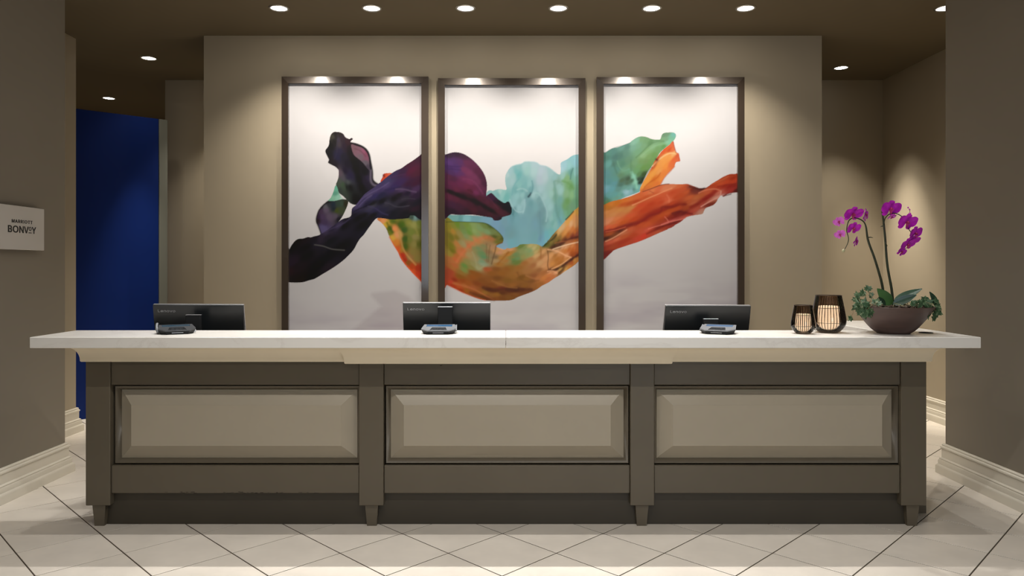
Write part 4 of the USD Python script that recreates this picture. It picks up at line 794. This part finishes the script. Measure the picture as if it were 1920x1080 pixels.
def paint(k):
    l, r, t, pic, x0, z0, Wd, Hh, w = FR[k]
    yp = 0.030; d = PX + yp
    xa, xb, za, zb = w - .004, Wd - w + .004, w - .004, Hh - w + .004
    pxs = lambda X: (X + x0) / d * FPX + CX
    pys = lambda Z: CY - (Z + z0 - EYE) / d * FPX
    us = np.linspace(pxs(xa), pxs(xb), int((pxs(xb) - pxs(xa)) / STEP))
    vs = np.r_[np.linspace(pys(zb), 640, int((640 - pys(zb)) / STEP), endpoint=False), np.linspace(640, pys(za), 24)]
    U, V = np.meshgrid(us, vs); pts = np.stack([U.ravel(), V.ravel()], 1)
    col = np.broadcast_to(PAPER, (len(pts), 3)).copy()
    # the backdrop printed behind the scarf: soft grey violet floor
    n1 = meshkit.fbm(np.stack([pts[:, 0] / 90, pts[:, 1] / 26, np.full(len(pts), 3.0 + k)], 1), 3, seed=4)
    fl_ = np.clip((pts[:, 1] - (500 if k == 2 else 560)) / 60, 0, 1) * np.clip(n1 * 2.4 - 0.8, 0, 1)
    col *= 1 - fl_[:, None] * np.array([0.22, 0.26, 0.20])
    if k == 0:
        sh = shapely.Polygon([(640, 640), (690, 600), (720, 575), (700, 553), (740, 549), (765, 560), (800, 600), (800, 640)])
        dd = np.array(shapely.distance(shapely.points(pts), sh)); col *= 1 - (np.clip(1 - dd / 8, 0, 1) * 0.16)[:, None] * np.array([.9, 1.1, 1.0])
    Wp = np.interp(pts[:, 1], WY, WL)[:, None]
    for L in LAYERS[k]:
        if L[0] == 'fill':
            _, o, c, soft, grain = L
            od = dense(o); poly = shapely.Polygon(od)
            if not poly.is_valid: poly = poly.buffer(0)
            m = (pts[:, 0] > od[:, 0].min() - 3) & (pts[:, 0] < od[:, 0].max() + 3) & (pts[:, 1] > od[:, 1].min() - 3) & (pts[:, 1] < od[:, 1].max() + 3)
            ii = np.nonzero(m)[0]
            a_ = np.zeros(len(ii))
            for ox, oy in ((-.3, -.3), (.3, -.3), (-.3, .3), (.3, .3), (0, 0)):
                a_ += shapely.contains_xy(poly, pts[ii, 0] + ox * soft * 2, pts[ii, 1] + oy * soft * 2) / 5
            ii, a_ = ii[a_ > 0], a_[a_ > 0]
            for s in range(0, len(ii), 8000):
                q = ii[s:s + 8000]
                dv = pts[q, None, :] - c[None, :, :2]
                if grain is None: dist2 = (dv ** 2).sum(-1)
                else:
                    if len(grain) == 2:
                        ax = np.array([[math.cos(math.radians(grain[0])), -math.sin(math.radians(grain[0]))]])
                    else:
                        rad = pts[q] - np.array(grain[:2]); rad /= np.linalg.norm(rad, axis=1, keepdims=True) + 1e-9
                        ax = np.stack([-rad[:, 1], rad[:, 0]], 1)
                    al_ = (dv * ax[:, None, :]).sum(-1); ac_ = dv[..., 0] * -ax[:, None, 1] + dv[..., 1] * ax[:, None, 0]
                    dist2 = (al_ / grain[-1]) ** 2 + ac_ ** 2
                wt = (dist2 + 5.0) ** -1.9
                rgb = (wt[..., None] * srgb_lin(c[None, :, 2:])).sum(1) / wt.sum(1, keepdims=True)
                ink = np.clip(rgb / Wp[q] * PAPER.mean() * np.array([0.96, 1.0, 1.10]), 0.0015, 0.9)
                al = a_[s:s + 8000, None]
                col[q] = col[q] * (1 - al) + ink * al
        else:
            _, p, rgb, width, alpha = L
            sp = spline(p, 40)
            ln = shapely.LineString(sp)
            m = (pts[:, 0] > sp[:, 0].min() - 8) & (pts[:, 0] < sp[:, 0].max() + 8) & (pts[:, 1] > sp[:, 1].min() - 8) & (pts[:, 1] < sp[:, 1].max() + 8)
            ii = np.nonzero(m)[0]
            dd = shapely.distance(shapely.points(pts[ii]), ln)
            al = (np.exp(-(dd / width) ** 2 * 1.2) * alpha)[:, None]
            ink = np.clip(srgb_lin(rgb) / Wp[ii] * PAPER.mean() * np.array([0.96, 1.0, 1.10]), 0.0015, 0.9)
            col[ii] = col[ii] * (1 - al) + ink * al
    X = (U - CX) / FPX * d - x0; Z = EYE - (V - CY) / FPX * d - z0
    v = np.stack([X.ravel(), np.full(X.size, yp), Z.ravel()], 1)
    ny_, nx_ = U.shape
    i, j = np.meshgrid(np.arange(ny_ - 1), np.arange(nx_ - 1), indexing='ij')
    b = (i * nx_ + j).ravel()
    f = np.vstack([np.stack([b, b + nx_, b + 1], 1), np.stack([b + 1, b + nx_, b + nx_ + 1], 1)])
    p = obj('print', (v, f), M['print'], pic, label='printed scarf on white ground')
    pv = UsdGeom.PrimvarsAPI(p).CreatePrimvar('displayColor', Sdf.ValueTypeNames.Color3fArray, 'vertex')
    from pxr import Vt
    pv.Set(Vt.Vec3fArray.FromNumpy(col.astype(np.float32)))
    obj('backing', box(w * .5, Wd - w * .5, 0.0305, 0.046, w * .5, Hh - w * .5), M['sign'], pic)
for k in range(3): paint(k)

# ------------------------------------------------------------------ orchid bowl
OD = 4.14
ox, oy, _ = W(1675, 626, OD)
OZ = 1.0875
orch = thing('potted_orchid', 'purple orchid with two stems, ivy and dark leaves in a low brown bowl', 'potted plant', (ox, oy, OZ))
def O(px, py, d=OD):
    x, y, z = W(px, py, d); return np.array([x - ox, y - oy, z - OZ])
prof = spline([(0.083, 0.0), (0.112, 0.021), (0.143, 0.056), (0.176, 0.100), (0.200, 0.137), (0.2095, 0.152)], 24)
bowl_prof = [(0.0, 0.004), (0.078, 0.004), (0.080, 0.0)] + [tuple(p) for p in prof] + [(0.2085, 0.1545), (0.205, 0.154)] + [(max(0, r - 0.009), max(z, 0.012)) for r, z in prof[::-1]] + [(0.0, 0.012)]
bw = obj('bowl', lathe(bowl_prof, 72), M['bowl'], orch, 40, label='low brown glazed bowl')
bed = lathe([(0.0, 0.150), (0.08, 0.149), (0.14, 0.144), (0.190, 0.135), (0.188, 0.120), (0.0, 0.12)], 40).subdivide()
bed.vertices[:, 2] += (meshkit.fbm(bed.vertices * 40, 3, seed=2) - 0.5) * 0.018 * (bed.vertices[:, 2] > 0.13)
obj('bark_bed', bed, M['soil'], orch, True)
r_ = random.Random(3)
chips = []
for _ in range(70):
    a, q = r_.uniform(0, 6.283), 0.17 * math.sqrt(r_.random())
    chips.append(xf(box(-.011, .011, -.006, .006, -.003, .003, .0015), (q * math.cos(a), q * math.sin(a), 0.152 + r_.uniform(0, .006)), r_.uniform(-40, 40), r_.uniform(-40, 40), r_.uniform(0, 180), r_.uniform(.6, 1.3)))
obj('bark_chips', chips, M['soil'], orch, kind='stuff')
mo = []
for _ in range(26):
    a, q = r_.uniform(0, 6.283), 0.18 * math.sqrt(r_.random())
    b0 = np.array([q * math.cos(a), q * math.sin(a), 0.152])
    pts = [b0 + np.array([r_.uniform(-.03, .03), r_.uniform(-.03, .03), r_.uniform(0.0, .022)]) * t for t in (0, .5, 1, 1.5)]
    mo.append(tube(spline(pts, 8), 0.0018, 5))
obj('moss_strands', mo, M['moss'], orch, True, kind='stuff')

def bez(px_pts, ds=None, n=40):
    ds = ds or [OD] * len(px_pts)
    return spline([O(x, y, d) for (x, y), d in zip(px_pts, ds)], n)
s1 = bez([(1657, 572), (1655, 540), (1647.6, 510), (1636, 474), (1626, 443), (1619.5, 416), (1611, 410.5), (1601, 408.5), (1593, 412), (1589, 421), (1588, 435), (1591, 447), (1589.5, 456), (1584, 467)], [4.16, 4.16, 4.15, 4.14, 4.13, 4.12, 4.11, 4.10, 4.09, 4.08, 4.08, 4.08, 4.08, 4.08], 70)
st1 = obj('stem', tube(s1, np.interp(np.linspace(0, 1, 70), [0, .5, .62, 1], [.0075, .0062, .0038, .0018]), 8), M['stem'], orch, True)
s2 = bez([(1674, 575), (1672, 545), (1665.7, 510), (1662, 480), (1660.5, 457), (1658, 429), (1656.5, 415), (1654, 396)], [4.16] * 8, 50)
st2 = obj('stem', tube(s2, np.linspace(.0075, .0050, 50), 8), M['stem'], orch, True)
s3 = bez([(1657, 420), (1660, 409), (1667, 402), (1678, 400), (1688, 404), (1697, 413), (1703, 428), (1709, 437), (1712, 447), (1706, 458), (1698, 466), (1692, 470)], [4.155, 4.15, 4.14, 4.13, 4.12, 4.11, 4.11, 4.11, 4.11, 4.11, 4.11, 4.11], 50)
obj('stem', tube(s3, np.linspace(.0030, .0014, 50), 7), M['stem'], orch, True)
s4 = bez([(1697, 412), (1703, 402), (1706, 396), (1702, 388)], [4.11] * 4, 14)
obj('stem', tube(s4, np.linspace(.0018, .0009, 14), 6), M['stem'], orch, True)
for (a, b, par) in (((1629, 445), (1637, 446), st1), ((1655, 424), (1650.5, 425.5), st2), ((1660, 455), (1664, 462), st2)):
    obj('stem_node', tube(np.array([O(*a, 4.13), (O(*a, 4.13) + O(*b, 4.13)) / 2 + [0, 0, .002], O(*b, 4.13)]), [.0030, .0024, .0008], 6), M['stem'], par, True)
bd = trimesh.creation.icosphere(2, 1.0); bd.apply_scale((.0085, .0085, .0105))
obj('bud', xf(bd, O(1581.5, 470, 4.08), 0, 20, 0), M['bud'], orch, True, label='pale closed bud')
for x, y, s_ in ((1706, 401, .7), (1702.5, 389, .45), (1705.5, 393, .45)):
    obj('bud', xf(bd, O(x, y, 4.105), 0, r_.uniform(-30, 30), 0, s_), M['petal'], orch, True, label='small purple bud')

def petal(cx, cz, rx, rz, rot, cup=0.16, tip=0.0, n=20, rings=5):
    """rounded petal in the xz plane, cupped towards -y"""
    v = [(0, 0, 0)]; f = []
    for i in range(1, rings + 1):
        q = i / rings
        for j in range(n):
            a = 2 * np.pi * j / n
            w_ = 1 + 0.06 * math.sin(3 * a + cx * 9) * q
            v.append((rx * q * math.cos(a) * w_, 0, rz * q * math.sin(a) * w_ * (1 + tip * math.sin(a))))
    for j in range(n): f.append((0, 1 + j, 1 + (j + 1) % n))
    for i in range(rings - 1):
        for j in range(n):
            a, b = 1 + i * n + j, 1 + i * n + (j + 1) % n
            f += [(a, a + n, b + n), (a, b + n, b)]
    v = np.array(v, float)
    c, s = math.cos(math.radians(rot)), math.sin(math.radians(rot))
    x, z = v[:, 0] * c - v[:, 2] * s + cx, v[:, 0] * s + v[:, 2] * c + cz
    v = np.stack([x, -cup * ((x ** 2 + z ** 2)) * 0.6 + 0.05 * np.sin(x * 7) * np.sin(z * 6), z], 1)
    return trimesh.Trimesh(v, f, process=False)
def flower(px, py, half, rx, ry, rz, d, pale=False):
    """half = half width in pixels"""
    s = 1.12 * half / FPX * d; loc = O(px, py, d)
    pm, sm = (M['petal_pale'], M['petal_pale']) if pale else (M['petal'], M['petal'])
    T = lambda m: xf(m, loc, rx, ry, rz, s)
    sep = [petal(0, .44, .30, .38, 0, -.05), petal(-.34, -.46, .25, .42, -32, -.05), petal(.34, -.46, .25, .42, 32, -.05)]
    for m in sep: m.vertices[:, 1] += 0.05
    fo = obj('flower', T(trimesh.util.concatenate(sep)), pm, orch, True, label='purple orchid flower' if not pale else 'pale purple half open flower')
    obj('petal', T(petal(-.50, .08, .54, .56, 12, .18)), sm, fo, True)
    obj('petal', T(petal(.50, .08, .54, .56, -12, .18)), sm, fo, True)
    col_ = trimesh.creation.icosphere(2, 1.0); col_.apply_scale((.09, .16, .10)); col_.apply_translation((0, -.12, .03))
    l1 = petal(0, -.22, .13, .20, 0, 1.6, -.3, 14, 3); l1.vertices[:, 1] -= .10
    l2 = petal(-.13, -.08, .10, .13, 30, 1.4, 0, 12, 3); l3 = petal(.13, -.08, .10, .13, -30, 1.4, 0, 12, 3)
    for m in (l2, l3): m.vertices[:, 1] -= .12
    obj('lip', T(trimesh.util.concatenate([col_, l1, l2, l3])), M['lip'], fo, True)
for a in ((1599.7, 400.5, 16.5, 38, 0, 6, 4.085), (1623, 402, 12.5, 5, 12, 52, 4.10), (1600.5, 427, 12.5, 30, 4, 14, 4.065),
          (1573, 415, 9.5, 20, -25, -52, 4.08, True), (1575, 439, 9.0, 25, -20, -40, 4.08, True), (1605, 452, 9.5, 15, 30, 55, 4.08),
          (1670, 390.5, 17.0, 24, 3, 4, 4.13), (1672, 406, 7.5, 50, 0, 20, 4.12, True), (1701, 415.5, 17.0, 28, 6, 8, 4.09),
          (1716, 437, 14.5, 20, -8, 22, 4.085), (1713, 449, 11.0, 40, 8, 12, 4.095), (1702, 457.5, 14.0, 36, -10, 10, 4.08), (1691, 471, 9.5, 30, 20, 30, 4.09)):
    flower(*a)

def blade(base, tip, width, up, droop=0.0, n=14, keel=0.25):
    """long leaf from base to tip, its face turned to 'up'"""
    base, tip = np.asarray(base, float), np.asarray(tip, float)
    ax = tip - base; L = np.linalg.norm(ax); ax /= L
    up = np.asarray(up, float); up -= ax * (up @ ax); up /= np.linalg.norm(up); side = np.cross(ax, up)
    v, f = [], []
    for i in range(n + 1):
        t = i / n
        w_ = width * (math.sin(math.pi * min(1, t ** 0.75)) ** 0.75) if 0 < t < 1 else 0.0015
        c = base + ax * L * t + up * (-droop * t * t)
        for k, s in enumerate((-1, -.55, 0, .55, 1)):
            v.append(c + side * w_ * s + up * (keel * w_ * (abs(s) ** 1.5)))
    for k in range(5 * (n + 1)): v.append(v[k] - up * 0.0016)
    m = 5 * (n + 1)
    for i in range(n):
        for k in range(4):
            a = i * 5 + k
            f += [(a, a + 1, a + 6), (a, a + 6, a + 5), (m + a, m + a + 6, m + a + 1), (m + a, m + a + 5, m + a + 6)]
        for k in (0, 4):
            a = i * 5 + k
            f += [(a, a + 5, m + a + 5), (a, m + a + 5, m + a)]
    return trimesh.Trimesh(np.array(v), f, process=False)
obj('orchid_leaf', blade(O(1672, 572, 4.10), O(1646, 541, 4.09), 0.034, (-.25, -1, .45), .006, keel=.15), M['leaf'], orch, True, label='broad bright green leaf')
obj('orchid_leaf', blade(O(1676, 566, 4.08), O(1729, 540.5, 4.06), 0.026, (-.2, -.75, .75), .004), M['leaf_dark'], orch, True, label='long dark glossy leaf')
obj('orchid_leaf', blade(O(1674, 570, 4.06), O(1719, 553, 4.03), 0.024, (0.1, -.9, .35), .004), M['leaf_dark'], orch, True, label='long dark glossy leaf')
obj('orchid_leaf', blade(O(1660, 574, 4.05), O(1648, 557, 4.02), 0.018, (0, -.9, .5), .002), M['leaf_dark'], orch, True)
obj('orchid_leaf', blade(O(1757, 572, 4.10), O(1743, 547, 4.10), 0.019, (.3, -1, .2), .0), M['leaf_dark'], orch, True, label='upright dark oval leaf')

IVY = np.array([(0, -.55), (.16, -.34), (.50, -.42), (.40, -.10), (.62, .14), (.30, .22), (.16, .46), (0, .82), (-.16, .46), (-.30, .22), (-.62, .14), (-.40, -.10), (-.50, -.42), (-.16, -.34)])
def ivy(loc, size, rx, ry, rz):
    v = [(0, -0.02, 0)] + [(x, 0.10 * abs(x) + 0.05 * math.sin(7 * y), y) for x, y in IVY]
    n = len(IVY); f = [(0, 1 + i, 1 + (i + 1) % n) for i in range(n)]
    v2 = [(x, y + .03, z) for x, y, z in v]
    f2 = [(n + 1 + a, n + 1 + c, n + 1 + b) for a, b, c in f] + [(1 + i, 1 + (i + 1) % n, n + 2 + (i + 1) % n) for i in range(n)] + [(1 + i, n + 2 + (i + 1) % n, n + 2 + i) for i in range(n)]
    return xf(trimesh.Trimesh(v + v2, f + f2, process=False), loc, rx, ry, rz, size)
LEFT = [(1608, 553, 4.10, .019), (1618, 550, 4.10, .021), (1629, 541, 4.10, .019), (1604, 562, 4.08, .020), (1613, 561, 4.06, .022), (1624, 560, 4.06, .019), (1608, 571, 4.04, .024), (1617, 575, 3.99, .022), (1628, 574, 3.97, .022), (1615, 586, 3.985, .026), (1623, 588, 3.965, .027), (1632, 585, 3.945, .026), (1603, 577, 4.06, .018), (1640, 566, 4.0, .019), (1648, 569, 3.98, .018), (1634, 552, 4.1, .015), (1595, 597, 4.06, .019), (1621, 566, 4.02, .020)]
RIGHT = [(1735, 560, 4.12, .019), (1742, 567, 4.08, .021), (1750, 565, 4.10, .022), (1757, 577, 4.06, .023), (1748, 580, 4.03, .026), (1755, 590, 4.04, .026), (1740, 577, 4.0, .022), (1728, 566, 4.02, .018), (1718, 568, 3.99, .018), (1711, 570, 3.97, .015), (1760, 573, 4.08, .017), (1751, 597, 4.03, .018), (1735, 570, 4.0, .020), (1725, 573, 3.97, .015), (1762, 586, 4.08, .017), (1733, 565, 4.04, .017), (1742, 590, 4.01, .022)]
r2 = random.Random(11)
MORE = [(x + r2.uniform(-6, 6), y + r2.uniform(-5, 5), d + r2.uniform(-.01, .02), s * .85) for x, y, d, s in LEFT[:16] + RIGHT]
for x, y, d, s in LEFT + RIGHT + MORE:
    low = y > 572
    obj('ivy_leaf', ivy(O(x, y, d - .004), s * 1.75, r2.uniform(-40, -5) if not low else r2.uniform(-18, 14), (180 if low else 0) + r2.uniform(-60, 60), r2.uniform(-40, 40)), M['ivy'], orch, 25)
for pts in ([(1648, 572, 4.06), (1632, 571, 4.0), (1618, 566, 4.02), (1606, 567, 4.06), (1600, 580, 4.07), (1598, 590, 4.06), (1595, 594, 4.06)], [(1660, 574, 4.0), (1645, 568, 3.98), (1632, 574, 3.95), (1624, 583, 3.97)], [(1645, 566, 4.06), (1634, 556, 4.08), (1629, 545, 4.1)],
            [(1700, 572, 4.0), (1718, 571, 3.98), (1733, 568, 4.02), (1747, 573, 4.03), (1755, 586, 4.05)], [(1715, 570, 4.02), (1730, 562, 4.08), (1742, 562, 4.09), (1752, 564, 4.1)], [(1650, 573, 4.03), (1636, 563, 4.03), (1620, 570, 4.01), (1608, 566, 4.05)]):
    obj('vine', tube(spline([O(*p) for p in pts], 24), .0014, 5), M['vine'], orch, True)
